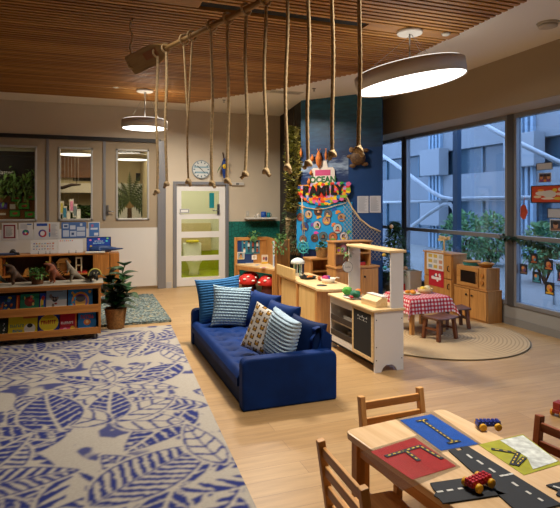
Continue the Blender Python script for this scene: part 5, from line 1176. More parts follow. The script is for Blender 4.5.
for u in (38.5, 46, 50, 69, 76): 
    q = onY(u, 252, CY + .17); tag(MB().tube([(0, 0, 0), (0, 0, .012)], [.012, .006], 10).tube([(0, 0, .012), (0, .01, .05)], .005, 6).build('easel_foot', BLACK, None, (q.x, CY + .15, CT + .001)), 'tiny black stand foot before the %s' % ({38.5: 'written whiteboard, at its left', 46: 'written whiteboard, at its middle', 50: 'written whiteboard, at its right', 69: 'blank whiteboard, at its left', 76: 'blank whiteboard, at its right'}[u]), 'stand foot', 'stand feet on the long cabinet')
def sea(p):
    blobs_ = ['#e07fb0', '#d8b23a', '#4ac0d0', '#e0603a', '#7ad07a']
    for k, (x, z) in enumerate(((.16, .8), (.18, .4), (.82, .72), (.84, .35), (.86, .9), (.5, .86), (.4, .3))): p.ell(x, z, .05, .06, blobs_[k % 5], 8)
    marks(p, .33, .68, .72, .035, 7, '#cfe0ee'); marks(p, .27, .74, .58, .05, 9, '#9fd0ea')
    p.rect(0, 0, 1, .03, '#101010').rect(0, .97, 1, 1, '#101010').rect(0, 0, .02, 1, '#101010').rect(.98, 0, 1, 1, '#101010')
standing('tablet_board', 'bright blue sea themed board standing on the long cabinet', 'board', 86.5, 111, 237, 253, '#123f9c', sea, CY + .22, -8, .012)
q = onY(106, 251, CY + .1); o = thing('toy_whale', 'navy toy whale lying before the blue sea themed board', 'toy whale', (q.x, CY + .12, CT), R(8))
skin('body', [(-.0, 0, .075, .06), (-.16, 0, .08, .068), (-.3, 0, .06, .045), (.14, 0, .06, .035), (.24, 0, .055, .015), (.30, .06, .06, .008), (.30, -.06, .06, .008), (-.12, -.1, .03, .014), (-.12, .1, .03, .014)], [(0, 1), (1, 2), (0, 3), (3, 4), (4, 5), (4, 6), (1, 7), (1, 8)], mat('#1b3a6a', .5), o); MB().ball((-.15, 0, .035), .05, 12, 0, (2.2, .9, .6)).build('belly', mat('#c9c3b3', .6), o)
q = onY(98, 251, CY + .1); tag(MB().box(-.17, .17, -.05, .05, 0, .03).build('folded_paper', mat('#cfcabd', .7), None, (q.x - .05, CY + .03, CT), bevel=.01), 'folded cream paper strip before the toy whale on the cabinet', 'paper')
q = onY(4, 253, CY + .15); tag(MB().box(-.22, .2, -.1, .1, 0, .02).box(-.2, .16, -.08, .08, .02, .035, 1).build('folder', [mat('#2d3550', .6), mat('#4a5578', .6)], None, (q.x, CY + .16, CT), bevel=.003), 'dark blue folders lying at the left of the cabinet top', 'folder')
q = onY(14, 252, CY + .12); o = thing('tape_dispenser', 'black tape dispenser on the long cabinet beside the dark folders', 'dispenser', (q.x, CY + .14, CT)); MB().prism([(-.08, 0), (.09, 0), (.08, .04), (.02, .05), (-.03, .09), (-.07, .06)], -.03, .03, 0, Matrix.Rotation(PI / 2, 4, 'X')).build('body', mat('#2c2b29', .5), o, bevel=.005); MB().tube([(-.02, -.02, .06), (-.02, .02, .06)], .045, 18).build('roll', mat('#6a665c', .5), o)
# posters on the dado
def poster(u0, u1, v0, v1, base, fn, label):
    y = YB + .013; a, b_ = onY(u0, v1, y), onY(u1, v0, y); p = Print(b_.x - a.x, b_.z - a.z, base); fn(p); tag(p.build('notice', (a.x, y, a.z)), label, 'notice', 'notices on the wall')
rr = random.Random(88)
poster(1.8, 17, 223, 240.6, '#c9c6c0', lambda p: p.rect(.1, .12, .9, .9, '#7a2432').rect(.2, .2, .8, .82, '#c2bfba').lines(.26, .25, .74, .78, 9, '#8f8c8a', rr), 'white notice with a dark red frame, leftmost on the wall')
poster(18.6, 32.7, 222.8, 239.6, '#cdcac5', lambda p: p.lines(.12, .65, .9, .92, 4, '#8c8f9a', rr).rect(.6, .88, .92, .95, '#3a5a9a').ell(.5, .42, .24, .18, '#3a4a8a').ell(.5, .48, .12, .09, '#2f9a5a').ell(.4, .34, .1, .08, '#a03a7a').ell(.6, .34, .1, .08, '#c0402f').ell(.5, .4, .06, .06, '#d8d6d2'), 'white notice with a small coloured trefoil on the wall')
poster(34, 59.5, 222.2, 239, '#cbc9c5', lambda p: p.rect(.1, .78, .52, .94, '#2a4a9a').ell(.33, .33, .16, .24, '#33408a').ell(.36, .3, .13, .2, '#b03a3a').ell(.33, .33, .09, .14, '#d3d1cd').rect(.58, .65, .64, .92, '#c0703a').rect(.58, .4, .64, .64, '#a03a4a').rect(.58, .12, .64, .38, '#4a7aa0').lines(.67, .12, .94, .92, 10, '#a3a4a8', rr), 'wide white notice with a red and blue ring on the wall')
def bluep(p):
    p.rect(.0, .0, 1, 1, '#48699f')
    for x0, z0, x1, z1 in ((.06, .62, .28, .9), (.34, .55, .56, .8), (.06, .1, .3, .5), (.34, .1, .6, .45), (.62, .12, .95, .4), (.62, .46, .95, .7), (.74, .76, .84, .92)): p.rect(x0, z0, x1, z1, '#b9c4d4')
    for x0, z0, x1, z1 in ((.1, .7, .24, .82), (.4, .2, .5, .35)): p.rect(x0, z0, x1, z1, '#2f4a7a')
poster(61.5, 86.3, 222, 238.4, '#c9c9c6', lambda p: bluep(p), 'wide blue and white notice of little boxes on the wall')
poster(88.2, 100, 221.8, 237.5, '#c9c9c6', lambda p: p.rect(.08, .06, .92, .94, '#4a78b5').rect(.2, .5, .8, .62, '#c9d4e2').rect(.5, .12, .85, .3, '#d8dde2').ell(.35, .76, .12, .1, '#b06a8a'), 'blue notice with a white edge, rightmost of the row on the wall')

# fig plant in a wicker basket
q = hz(114.5, 331, 0); o = thing('fig_plant', 'leafy fig plant in a wicker basket beside the book display', 'plant', (q.x + .02, q.y + .12, .014))
WK = mat('#8a5f30', .85, bump=.4, bscale=80, vary=.35, vscale=40)
MB().lathe([(.105 + .035 * k / 16, .27 * k / 16) for k in range(17)] + [(.128, .27), (.12, .24), (1e-4, .24)], n=40, fn=lambda i, j: .006 * (1 if (i + j // 2) % 2 else -1) if i < 17 else 0).build('basket', WK, o)
rnd = random.Random(23); st = MB(); lf = MB()
for a, ln, tilt in ((.3, .62, .2), (2.2, .5, .25), (4.0, .42, .35), (5.3, .5, .4), (1.2, .34, .5), (3.1, .3, .55), (0., .3, .6)):
    dx, dy = math.cos(a) * tilt, math.sin(a) * tilt; pts = [(dx * ln * t_ * t_, dy * ln * t_ * t_, .2 + ln * t_) for t_ in (0, .25, .5, .75, 1)]
    st.tube(pts, .008, 6)
    for k in range(8):
        t_ = .2 + .8 * k / 7; an = a + k * 2.4 + rnd.uniform(-.4, .4); P_ = (dx * ln * t_ * t_, dy * ln * t_ * t_, .2 + ln * t_)
        lf.leaf(P_, (math.cos(an), math.sin(an), rnd.uniform(.15, .9)), rnd.uniform(.21, .29), rnd.uniform(.19, .24), .3, n=6, tip=.75)
st.build('stems', mat('#5f6a35', .7), o)['kind'] = 'stuff'; lf.build('leaves', mat('#1f4a24', .35, vary=.35, vscale=6), o)

# ------------------------------------------------------------------ play corner on the right
FY0, FY1, FX0, FX1 = 6.66, 7.38, 5.2, 5.47
o = thing('toy_fridge', 'tall wooden toy fridge with two doors before the windows', 'toy fridge', (FX0, FY0, 0))
MB().box(.02, FX1 - FX0, 0, FY1 - FY0, 0, .88).build('body', OAK, o, bevel=.004); MB().box(-.01, FX1 - FX0 + .005, -.01, FY1 - FY0 + .01, .88, .905).build('top', OAKY, o, bevel=.004)
for z0, z1 in ((.04, .50), (.515, .87)):
    d = MB().box(0, .02, .015, FY1 - FY0 - .015, z0, z1).build('door', OAK, o, bevel=.004)
    zc = z1 - .1 if z0 < .2 else z0 + .16
    MB().tube([(-.002, .07, zc - .04), (-.03, .07, zc - .03), (-.03, .07, zc + .03), (-.002, .07, zc + .04)], .008, 8).build('handle', mat('#3a2b1c', .5), d)
def onfr(u0, u1, v0, v1, base, fn, label, name='menu_card'):
    x = FX0 - .002; a, b_ = onX(u0, v1, x), onX(u1, v0, x); p = Print(a.y - b_.y, b_.z - a.z, base); fn(p); tag(p.build(name, (x, a.y, a.z), R(-90)), label, 'card')
rr = random.Random(17)
onfr(427, 443.5, 252.5, 268.5, '#d9d6d0', lambda p: [p.rect(.1 + .32 * i, .1 + .28 * j, .34 + .3 * i, .28 + .28 * j, rr.choice(['#c08a6a', '#b5b0a2', '#c9a84a', '#8aa0b0'])) for i in range(3) for j in range(3)] and p.rect(.1, .92, .6, .96, '#8a8a8a'), 'white picture card on the upper door of the toy fridge')
onfr(429, 443.8, 271.5, 284.5, '#b51f2c', lambda p: [p.ell(rr.uniform(.15, .85), rr.uniform(.2, .8), .07, .09, rr.choice(['#e8d7d2', '#3a4a7a', '#e8e2dc']), 8) for _ in range(9)] and p.rect(.2, .42, .8, .58, '#e6d6d4'), 'red picture card on the lower door of the toy fridge')
q = onY(440, 245, 7.0); o = thing('wooden_plane', 'small wooden propeller stand on top of the toy fridge', 'toy', (5.3, 6.98, .905))
MB().cyl((0, 0), .05, 0, .015, 20).tube([(0, 0, .015), (0, 0, .25)], .013, 8).build('stand', BIRCH, o); MB().bar((0, .14, .19), (0, -.14, .23), .02, .05).bar((-.03, .09, .245), (-.03, -.1, .225), .012, .03).build('propeller', BIRCH, o)
MY0, MY1 = 5.92, 6.62
o = thing('toy_oven_cabinet', 'low wooden toy kitchen cabinet with two doors beside the fridge', 'cabinet', (FX0, MY0, 0))
MB().box(.02, FX1 - FX0, 0, MY1 - MY0, 0, .44).build('body', OAK, o, bevel=.003); MB().box(.0, FX1 - FX0, -.005, MY1 - MY0, .44, .455).build('top', OAKY, o, bevel=.003)
for y0, y1, kn in ((.012, .34, .29), (.36, .69, .41)):
    d = MB().box(0, .02, y0, y1, .03, .43).build('door', OAK, o, bevel=.004)
    MB().ball((-.015, kn, .35), .016, 10).build('knob', mat('#33261a', .5), d)
o = thing('toy_microwave', 'wooden toy microwave with dark window on the low cabinet', 'toy microwave', (FX0 + .02, MY0 + .03, .455)); ml = .62
MB().box(0, .24, 0, ml, 0, .31).build('body', OAK, o, bevel=.006)
d = MB().box(-.015, 0, .15, ml - .01, .015, .295).build('door', OAKY, o, bevel=.003)
MB().box(-.018, -.015, .20, ml - .1, .07, .24).build('window', mat('#1d1714', .25), d)
MB().tube([(-.016, .175, .08), (-.035, .175, .09), (-.035, .175, .22), (-.016, .175, .23)], .006, 6).build('handle', mat('#6b4622', .5), d)
for z in (.1, .2): MB().tube([(-.02, .075, z), (0, .075, z)], .03, 16).build('dial', HON, o)
q = thing('tray_stack', 'teal trays with a wooden tray stacked on the toy microwave', 'tray', (5.33, 6.37, .765))
for k, (h, r_) in enumerate((('#3f8f8a', .13), ('#2f7f7c', .135), ('#b98a4f', .13))): MB().lathe([(r_ * .9, .022 * k), (r_, .022 * k + .02), (r_ - .008, .022 * k + .02), (r_ * .85, .022 * k + .006), (1e-4, .022 * k + .006)], n=28).build('tray', mat(h, .6), q)
q = thing('wooden_bowl', 'wooden bowl beside the teal trays on the toy microwave', 'bowl', (5.33, 6.08, .765)); MB().lathe([(.07, 0), (.115, .05), (.118, .06), (.108, .06), (.065, .008), (1e-4, .008)], n=28).build('bowl', mat('#a5722c', .5), q); lump('toy_bread', 'brown toy loaf lying in the wooden bowl on the toy microwave', (5.33, 6.08, .775), .05, '#c08a3a', (1.1, 1.2, .7), seed=12)
o = thing('storage_bin', 'pale grey bin standing left of the toy fridge behind the table', 'bin', (5.07, 7.52, 0))
MB().lathe([(.14, 0), (.16, .53), (.165, .56), (.15, .56), (.13, .02), (1e-4, .02)], n=4, smooth=False).build('bin', mat('#aaa69d', .6), o, rz=R(45)); q = onX(408, 283, 4.96); MB().box(-.128, -.122, .02, .09, .22, .34).build('label_patch', mat('#b3261e', .6), o)
# gingham table
TX_, TY_ = 4.10, 5.97
o = thing('play_table', 'small wooden table under the red gingham cloth', 'table', (TX_, TY_, .0))
MB().box(-.29, .29, -.29, .29, .45, .475).build('tabletop', OAKX, o, bevel=.01)
for sx in (-1, 1):
    for sy in (-1, 1): MB().bar((sx * .235, sy * .235, .012), (sx * .235, sy * .235, .45), .05, .05).build('leg', OAK, o, bevel=.004)
GM = [mat('#d9cfc8', .9), mat('#c4545a', .9), mat('#a51d2a', .9)]
N = 40; HS = .49
def cl(u, v):
    x, y = (2 * u - 1) * HS, (2 * v - 1) * HS; b_ = .297
    ex, ey = max(0, abs(x) - b_), max(0, abs(y) - b_); dr = (ex ** 2 + ey ** 2) ** .5 if ex and ey else ex + ey
    X, Y = math.copysign(min(abs(x), b_ + ex * .12), x), math.copysign(min(abs(y), b_ + ey * .12), y)
    wv = .014 * math.sin(18 * (x if ey > ex else y)) * min(1, dr / .1)
    if ex > 0: X += math.copysign(abs(wv) * 1.0 + .008, x)
    if ey > 0: Y += math.copysign(abs(wv) * 1.0 + .008, y)
    if ex and ey: X += math.copysign(min(ex, ey) * .3, x); Y += math.copysign(min(ex, ey) * .3, y)
    return (X, Y, .479 - dr * .97)
c = MB().grid(cl, N, N, mf=lambda i, j: (i // 1 % 2) + (j // 1 % 2)).build('gingham_cloth', GM, None, (TX_, TY_, 0), rz=0)
tag(c, 'red and white gingham cloth draped over the small table', 'tablecloth')
o = thing('toy_food_plate', 'plate of orange toy food on the left of the gingham cloth', 'plate', (4.02, 5.98, .481)); MB().lathe([(.08, 0), (.12, .012), (.115, .014), (.075, .005), (1e-4, .005)], n=28).build('plate', mat('#cdbb96', .6), o)
for k, (x, y) in enumerate(((-.04, .02), (.04, .03), (.0, -.05))): lump('toy_chip', 'orange toy food piece on the plate, ' + ['left of three', 'right of three', 'front of three'][k], (4.02 + x, 5.98 + y, .488), .03, '#d98a1f', (1.3, .9, .7), seed=30 + k)
o = thing('bread_basket', 'pale woven bowl of toy food at the right of the gingham cloth', 'bowl', (4.25, 6.0, .481)); MB().lathe([(.085, 0), (.10, .06), (.09, .06), (.075, .01), (1e-4, .01)], n=28, fn=lambda i, j: .003 * (-1) ** j if i < 2 else 0).build('bowl', mat('#c9a976', .8), o)
lump('toy_egg', 'cream toy food piece in the pale woven bowl, nearer the window', (4.28, 6.0, .492), .042, '#dccb9a', (1, 1, 1), seed=40); lump('toy_corn', 'yellow toy food piece in the pale woven bowl, nearer the plate', (4.215, 6.0, .492), .038, '#d9b23a', (1.0, 1, 1), seed=41)
# dark stools
def stool(x, y, rz, label):
    o = thing('wooden_stool', label, 'stool', (x, y, .016), rz, 'dark wooden stools')
    def seat(u, v): return ((u - .5) * .36, (v - .5) * .28, .285 - .02 * math.cos((u - .5) * PI) + .01)
    MB().prism([(-.18, .0), (.18, .0), (.18, .03), (.1, .018), (0, .012), (-.1, .018), (-.18, .03)], -.14, .14, 0, Matrix.Translation((0, 0, .25)) @ Matrix.Rotation(PI / 2, 4, 'X')).build('seat', DARKWX, o, bevel=.008)
    for sx in (-1, 1):
        for sy in (-1, 1): MB().bar((sx * .155, sy * .12, 0), (sx * .13, sy * .10, .252), .042, .042).build('leg', DARKW, o, bevel=.004)
    MB().bar((-.14, 0, .13), (.14, 0, .13), .03, .02).build('stretcher', DARKWX, o)
    for sx in (-1, 1): MB().bar((sx * .143, -.11, .13), (sx * .143, .11, .13), .03, .02).build('stretcher', DARKW, o)
stool(4.08, 5.46, R(12), 'dark wooden stool in front of the gingham table, nearer one'); stool(4.62, 5.88, R(-14), 'dark wooden stool between the gingham table and the toy cabinet')
# potted conifer with ornaments
o = thing('potted_tree', 'small bushy potted tree with ornaments before the narrow window', 'tree', (4.93, 7.83, 0))
MB().lathe([(.12, 0), (.16, .26), (.165, .30), (.15, .30), (.145, .27), (1e-4, .27)], n=28).build('pot', mat('#8f8672', .8, vary=.2), o)
MB().tube([(0, 0, .27), (.01, 0, .8), (0, .01, 1.3)], [.02, .016, .006], 8).build('trunk', mat('#5a452c', .9), o)
rnd = random.Random(52); mb = MB()
for k in range(1500):
    t_ = rnd.random() ** .8; z = .38 + .98 * t_; rr_ = (.26 * (1 - t_) ** .75 + .03) * (1 + .18 * math.sin(k * .9)); a = rnd.uniform(0, 2 * PI); q_ = rnd.random() ** .4
    mb.leaf((rr_ * q_ * math.cos(a), rr_ * q_ * math.sin(a), z), (math.cos(a), math.sin(a), rnd.uniform(-.4, .8)), .085, .035, .25, n=2)
mb.build('foliage', mat('#38582a', .7, vary=.4, vscale=10), o)
for u, v, h, lab in ((402, 250, '#cfd6d8', 'pale glass bauble'), (405.5, 268.5, '#d8a87a', 'peach coloured lantern'), (385, 268, '#3fa0b0', 'teal bauble'), (391.5, 226.5, '#d8b48a', 'peach topper'), (408, 252, '#3a7fc0', 'blue bauble'), (384, 255, '#c9a23a', 'gold bauble')):
    q = onY(u, v, 7.66); MB().ball((q.x - 4.93, q.y - 7.83, q.z), .035 if 'lantern' not in lab else .045, 10).build('ornament', mat(h, .35), o)['label'] = lab

# cards, photos and ivy on the right-hand window
GX_ = XW + .028
def onwin(u0, u1, v0, v1, base, fn, label, name, tz=None):
    a, b_ = onX(u0, v1, GX_), onX(u1, v0, GX_); p = Print(a.y - b_.y, b_.z - a.z, base, .002); fn(p); p.rect(0, 0, 1, .05, '#151515'); tag(p.build(name, (GX_, a.y, a.z), R(-90)), label, 'window picture', 'pictures on the right window')
def edge_(p, c='#16181c', w=.05):
    return p.rect(0, 0, w, 1, c).rect(1 - w, 0, 1, 1, c).rect(0, 0, 1, w * 1.4, c).rect(0, 1 - w * 1.4, 1, 1, c)
onwin(536.2, 552.7, 162, 170.5, '#c3c7ce', lambda p: edge_(p), 'white black-edged card at the top of the right window', 'window_card')
def faces(p):
    p.rect(0, 0, 1, 1, '#4a4a6a')
    for x, h in ((.2, '#c98a5a'), (.5, '#7a4a30'), (.78, '#c99a70')): p.ell(x, .5, .13, .2, h).ell(x, .72, .14, .12, '#2a1c18')
    p.rect(.05, .06, .95, .28, '#8a3f7a').rect(.4, .06, .62, .3, '#d98a3a'); edge_(p, '#c9ccd2', .04)
onwin(539, 551.5, 172.5, 182.5, '#d2d2d2', faces, 'group photo right under the topmost black-edged card', 'window_photo')
def orange(p):
    p.rect(.03, .05, .97, .95, '#c8421a')
    for x, z, rx, rz, h in ((.35, .55, .22, .14, '#d8d4cc'), (.55, .5, .2, .22, '#cfd0cc'), (.2, .35, .12, .08, '#d9c9a8'), (.7, .72, .07, .1, '#d9c23a'), (.82, .5, .09, .08, '#e0d8c8'), (.78, .25, .12, .08, '#c9b23a'), (.5, .25, .2, .06, '#e3dcd2'), (.3, .72, .1, .06, '#e8a03a'), (.85, .75, .06, .1, '#d9d9d2')): p.ell(x, z, rx, rz, h, 9)
    edge_(p, '#1a1512', .035)
onwin(531, 566, 184.5, 203, '#17120f', orange, 'large orange framed poster on the right window', 'window_poster')
onwin(547.3, 566, 208.5, 218, '#b9bfca', lambda p: edge_(p), 'white black-edged card under the orange poster', 'window_card')
onwin(550, 563, 219.5, 231, '#2c3a4a', lambda p: (p.ell(.45, .5, .2, .3, '#b98a6a'), p.ell(.45, .68, .2, .15, '#2c1f1a'), p.rect(.1, .05, .9, .25, '#7a5a4a'), edge_(p, '#c9ccd2', .06)), 'small portrait photo below the lower black-edged card', 'window_photo')
for k, (u0, u1, v0, v1, h) in enumerate(((530.5, 537.5, 254, 263, '#a0572c'), (544.5, 553, 260, 269.5, '#b3703a'), (520, 527.5, 264.5, 273.5, '#7a5a4a'), (532.5, 541, 272.5, 282, '#3a8aa0'), (545, 554.5, 283, 294, '#d0a02a'), (557.5, 566, 270, 281, '#8a4a6a'))):
    def f(p, h=h, k=k): p.rect(0, 0, 1, 1, '#1a1f2a').ell(.5, .5, .3, .3, h).ell(.4, .62, .16, .16, '#c98a5a').ell(.62, .4, .14, .14, ['#3f8fb0', '#b0402a', '#5a3a7a'][k % 3]).rect(.1, .08, .9, .22, h)
    onwin(u0, u1, v0, v1, '#10141a', f, ['small dark photo, topmost on the lower right pane', 'small orange photo right of the topmost one on the lower pane', 'small brown photo, leftmost on the lower right pane', 'small teal photo in the middle of the lower right pane', 'small yellow photo, lowest on the lower right pane', 'small purple photo at the far right of the lower pane'][k], 'window_photo')
a = onX(524.5, 212, GX_); tag(MB().prism([(.062 * math.cos(t_) * (1 + .12 * math.cos(5 * t_)), .10 * math.sin(t_)) for t_ in [2 * PI * k / 24 for k in range(24)]], 0, .004, 0, Matrix.Rotation(-PI / 2, 4, 'Z') @ Matrix.Rotation(PI / 2, 4, 'X')).tube([(0, 0, .12), (0, -.02, .2)], .004, 5).build('paper_leaf', mat('#b3442a', .7, vary=.2), None, (GX_ - .012, a.y, a.z)), 'red orange leaf stuck to the glass left of the white card', 'leaf')
rnd = random.Random(66); iv = MB(); pts = [tuple(onX(u, v, XW - .06)) for u, v in ((500, 236), (510, 237), (520, 239.5), (530, 241.5), (540, 243), (550, 245.5), (562, 249), (575, 252))]
iv.tube(pts, .008, 6)
o = thing('ivy_garland', 'dark green ivy garland draped along the right window transom', 'garland', (0, 0, 0)); iv.build('vine', mat('#3a3a22', .8), o); lv = MB()
for (x, y, z), (x2, y2, z2) in zip(pts, pts[1:]):
    for k in range(20):
        t_ = rnd.random(); lv.leaf((x - rnd.uniform(0, .05), y + (y2 - y) * t_, z + (z2 - z) * t_ + rnd.uniform(-.03, .02)), (rnd.uniform(-1, -.1), rnd.uniform(-1, 1), rnd.uniform(-1, .5)), .06, .05, .3, n=2)
lv.build('leaves', mat('#253d1f', .6, vary=.4, vscale=9), o)

# ------------------------------------------------------------------ activity table and chairs in front
TT = .54; TR = R(6)
tc_ = (1.60, 1.80)
TW = wood('#cda879', '#e4c59a', 1, .3, 1.5)
o = thing('activity_table', 'pale wooden activity table with laminated sheets and toy roads', 'table', (tc_[0], tc_[1], 0), TR)
hw, hl = .325, .625
def rrect(hx, hy, r, n=5):
    p = []
    for cx, cy, a0 in ((hx - r, hy - r, 0), (-hx + r, hy - r, PI / 2), (-hx + r, -hy + r, PI), (hx - r, -hy + r, 1.5 * PI)):
        p += [(cx + r * math.cos(a0 + PI / 2 * k / n), cy + r * math.sin(a0 + PI / 2 * k / n)) for k in range(n + 1)]
    return p
MB().prism(rrect(hw, hl, .04), TT - .035, TT).build('tabletop', TW, o, bevel=.006, seg=3)
for sx in (-1, 1):
    MB().box(sx * (hw - .05) - .01, sx * (hw - .05) + .01, -hl + .07, hl - .07, TT - .11, TT - .035).build('apron', OAKY, o)
    MB().box(-hw + .07, hw - .07, sx * (hl - .05) - .01, sx * (hl - .05) + .01, TT - .11, TT - .035).build('apron', OAKX, o)
    for sy in (-1, 1): MB().bar((sx * (hw - .05), sy * (hl - .05), 0), (sx * (hw - .05), sy * (hl - .05), TT - .035), .05, .05).build('leg', OAK, o, bevel=.005)
def tp(u, v, z=TT): return hz(u, v, z)
# laminated sheets: clear sleeve + coloured paper, lying flat
SLV = glass('#f4f5f7', .12)
def flat(name, label, cat, quad, z, t, m_, sleeve=None, extra=None):
    P = [tp(*q_) for q_ in quad]; c = sum(P, Vector()) / len(P); o = thing(name, label, cat, (c.x, c.y, z))
    MB().prism([(p.x - c.x, p.y - c.y) for p in P], 0, t).build('sheet', m_, o)
    if sleeve: S = [tp(*q_) for q_ in sleeve]; MB().prism([(p.x - c.x, p.y - c.y) for p in S], t + .0003, t + .001).build('sleeve', SLV, o)
    if extra: extra(o, c)
    return o
ROAD = mat('#22252c', .6); YEL = mat('#d8bb3a', .7); DASH = mat('#c9c9c4', .7)
def track(name, pts, w):
    def f(o, c):
        mb = MB(); md_ = MB(); k = 0
        for seg in pts:
            Q = [tp(*p) - c for p in seg]
            for a_, b_ in zip(Q, Q[1:]):
                a_ = Vector((a_.x, a_.y, .0035 + .0004 * k)); b_ = Vector((b_.x, b_.y, .0035 + .0004 * k)); k += 1; d = (b_ - a_).normalized()
                mb.bar(a_ - d * w * .4, b_ + d * w * .4, w, .0014); L_ = (b_ - a_).length; n = max(2, int(L_ / .028))
                for i in range(n): md_.bar(a_ + d * (L_ * (i + .25) / n) + Vector((0, 0, .001)), a_ + d * (L_ * (i + .75) / n) + Vector((0, 0, .001)), w * .28, .001)
        mb.build('printed_road', ROAD, o); md_.build('road_marking', YEL, o)['kind'] = 'stuff'
    return f
flat('laminated_sheet', 'red laminated sheet with a printed letter F road on the activity table', 'sheet', ((370.5, 452), (414.5, 438), (456, 466.5), (412, 480)), TT + .001, .001, mat('#d93a3a', .45, vary=.12, vscale=25), ((361, 452.5), (417, 435.5), (461, 467.5), (402, 492)), track('F', [[(387, 457), (420, 447), (441, 459)], [(406, 452), (418, 461)]], .022))
flat('laminated_sheet', 'blue laminated sheet with a printed straight road on the activity table', 'sheet', ((400, 420.5), (431.5, 414.5), (478.5, 444.3), (441, 451)), TT + .001, .001, mat('#2470d8', .45, vary=.12, vscale=25), ((394, 418.5), (433, 411.5), (482, 444.5), (440, 453.5)), track('I', [[(422, 421), (454, 443)], [(418, 422), (426, 420.5)], [(449, 444), (458.5, 442)]], .02))
def mapfn(o, c):
    track('K', [[(493, 450), (518, 454)], [(518, 454), (512, 465)], [(524, 459), (517, 466)]], .02)(o, c)
    Q = [tp(*p) - c for p in ((500, 441), (523, 436), (558, 462), (533, 470), (527, 458))]; MB().prism([(p.x, p.y) for p in Q], .0022, .0026).build('printed_cloud', mat('#c3c9c4', .5, vary=.35, vscale=25), o)
flat('laminated_sheet', 'yellow green laminated sheet with white patches at the right of the activity table', 'sheet', ((478.5, 445), (523, 434.5), (562, 464), (524, 475.5)), TT + .001, .001, mat('#9a9a22', .5, vary=.15, vscale=20), None, mapfn)
RUB = mat('#1f2329', .7, bump=.2, bscale=300)
def roadpiece(label, quad, notch, dashes):
    def f(o, c):
        for a_, b_ in dashes:
            A_, B_ = tp(*a_) - c, tp(*b_) - c; MB().bar((A_.x, A_.y, .0052), (B_.x, B_.y, .0052), .011, .001).build('road_dash', DASH, o)
    q = flat('toy_road', label, 'toy road', quad, TT + .0025, .0045, RUB, None, f); q['group'] = 'rubber toy road pieces'
roadpiece('long dark rubber toy road running down the right of the table', ((448.5, 451.5), (455, 450), (458, 452), (463, 451), (460, 448.5), (467.5, 447.3), (562, 506), (536, 512), (516, 512)), 0, (((467, 456), (472, 460)), ((477, 462), (483, 466)), ((489, 470), (495, 474)), ((512, 484), (518, 488)), ((526, 493), (531, 496)), ((538, 500), (543, 503)), ((500, 478), (504, 477)), ((504.5, 477.2), (508.5, 476.4)), ((509, 476.2), (513, 475.4))))
roadpiece('short dark rubber toy road under the red toy car', ((430, 484.5), (464, 479.5), (506, 495.5), (443, 505), (439, 500), (434, 497), (436, 493.5), (433, 490)), 0, (((437, 494), (443, 493)), ((447, 492.5), (453, 491.5)), ((458, 490.7), (463, 490))))
roadpiece('dark rubber toy road end at the right edge of the table', ((546, 486.5), (566, 482), (580, 490), (562, 499), (556, 496), (558, 492)), 0, (((553, 488), (560, 490)),))
def toycar(u, v, rz, h, label, z):
    p = tp(u, v); o = thing('toy_car', label, 'toy car', (p.x, p.y, z), rz, 'toy cars on the table'); m_ = mat(h, .35); s = 1.0
    b = MB().box(-.06, .06, -.021, .021, .016, .03)
    b.build('chassis', m_, o, bevel=.003); st = MB()
    for i in range(6):
        for j in range(3): st.box(-.057 + .02 * i, -.043 + .02 * i, -.019 + .0145 * j, -.008 + .0145 * j, .03, .042)
    st.build('studs', m_, o, bevel=.001)['kind'] = 'stuff'
    for sx in (-1, 1):
        for sy in (-1, 1):
            w = MB().tube([(sx * .038, sy * .024, .018), (sx * .038, sy * .027, .018), (sx * .038, sy * .038, .018), (sx * .038, sy * .041, .018)], [.014, .018, .018, .014], 16); w.tube([(sx * .038, sy * .041, .018), (sx * .038, sy * .0425, .018)], .006, 8)
            w.build('wheel', mat('#d8a21a', .4), o)
toycar(488, 428.5, R(-18), '#1d2f8a', 'blue studded toy car with yellow wheels at the back of the table', TT + .001)
toycar(478.5, 489, R(12), '#b3182a', 'red studded toy car with yellow wheels on the short toy road', TT + .0085)
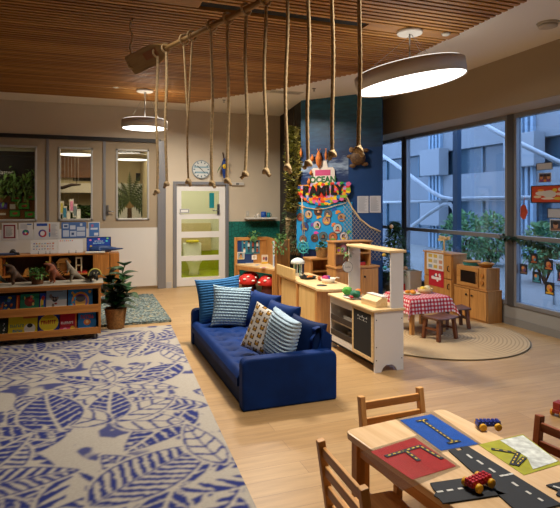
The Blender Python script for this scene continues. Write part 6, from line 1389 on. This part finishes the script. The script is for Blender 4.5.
CHW, CHWX = wood('#c48a4a', '#dfac68', 2), wood('#c48a4a', '#dfac68', 0)
def chair(x, y, rz, w, label, m1, m2):
    o = thing('child_chair', label, 'chair', (x, y, 0), rz, 'wooden chairs at the activity table'); BH, SH = .625, .31; hw_ = w / 2
    for sx in (-1, 1):
        p = MB().bar((sx * (hw_ - .018), .0, 0), (sx * (hw_ - .018), .0, SH), .034, .034).bar((sx * (hw_ - .018), .0, SH), (sx * (hw_ - .018), .045, BH), .034, .036)
        p.build('back_post', m1, o, bevel=.004)
        MB().bar((sx * (hw_ - .018), -.30, 0), (sx * (hw_ - .018), -.30, SH), .034, .034).build('front_leg', m1, o, bevel=.004)
        MB().bar((sx * (hw_ - .018), -.30, .12), (sx * (hw_ - .018), -.0, .12), .02, .03).build('side_stretcher', m2, o)
    for z, y_ in ((.575, .034), (.49, .023), (.40, .011)): MB().box(-hw_ + .034, hw_ - .034, y_ - .009, y_ + .009, z - .022, z + .022).build('back_rail', m2, o, bevel=.004)
    MB().prism(rrect(hw_ - .002, .165, .02), SH, SH + .022, 0, Matrix.Translation((0, -.165, 0))).build('seat', m2, o, bevel=.005)
    return o
chair(1.60, 2.53, R(2), .42, 'honey wood chair tucked in at the far end of the table', CHW, CHWX)
chair(1.015, 1.95, R(88), .45, 'honey wood chair with slatted back at the left of the table', CHW, CHWX)
chair(2.10, 1.84, R(-82), .42, 'reddish brown chair at the right side of the table', CHERRY, wood('#7d3c18', '#99522a', 0))
q = hz(557, 417, 0); o = thing('wooden_truck', 'red toy truck with yellow wheels on the floor at the right edge', 'toy truck', (q.x + .05, q.y + .02, 0), R(15))
o.scale = (.55, .55, .55)
MB().box(-.12, .3, -.05, .05, .05, .10).box(-.1, .06, -.05, .05, .10, .2).build('body', mat('#8a2a1c', .5), o, bevel=.006)
for sx in (-.07, .22):
    for sy in (-1, 1): MB().tube([(sx, sy * .052, .045), (sx, sy * .085, .045)], .045, 18).build('wheel', mat('#c98a1a', .45), o)
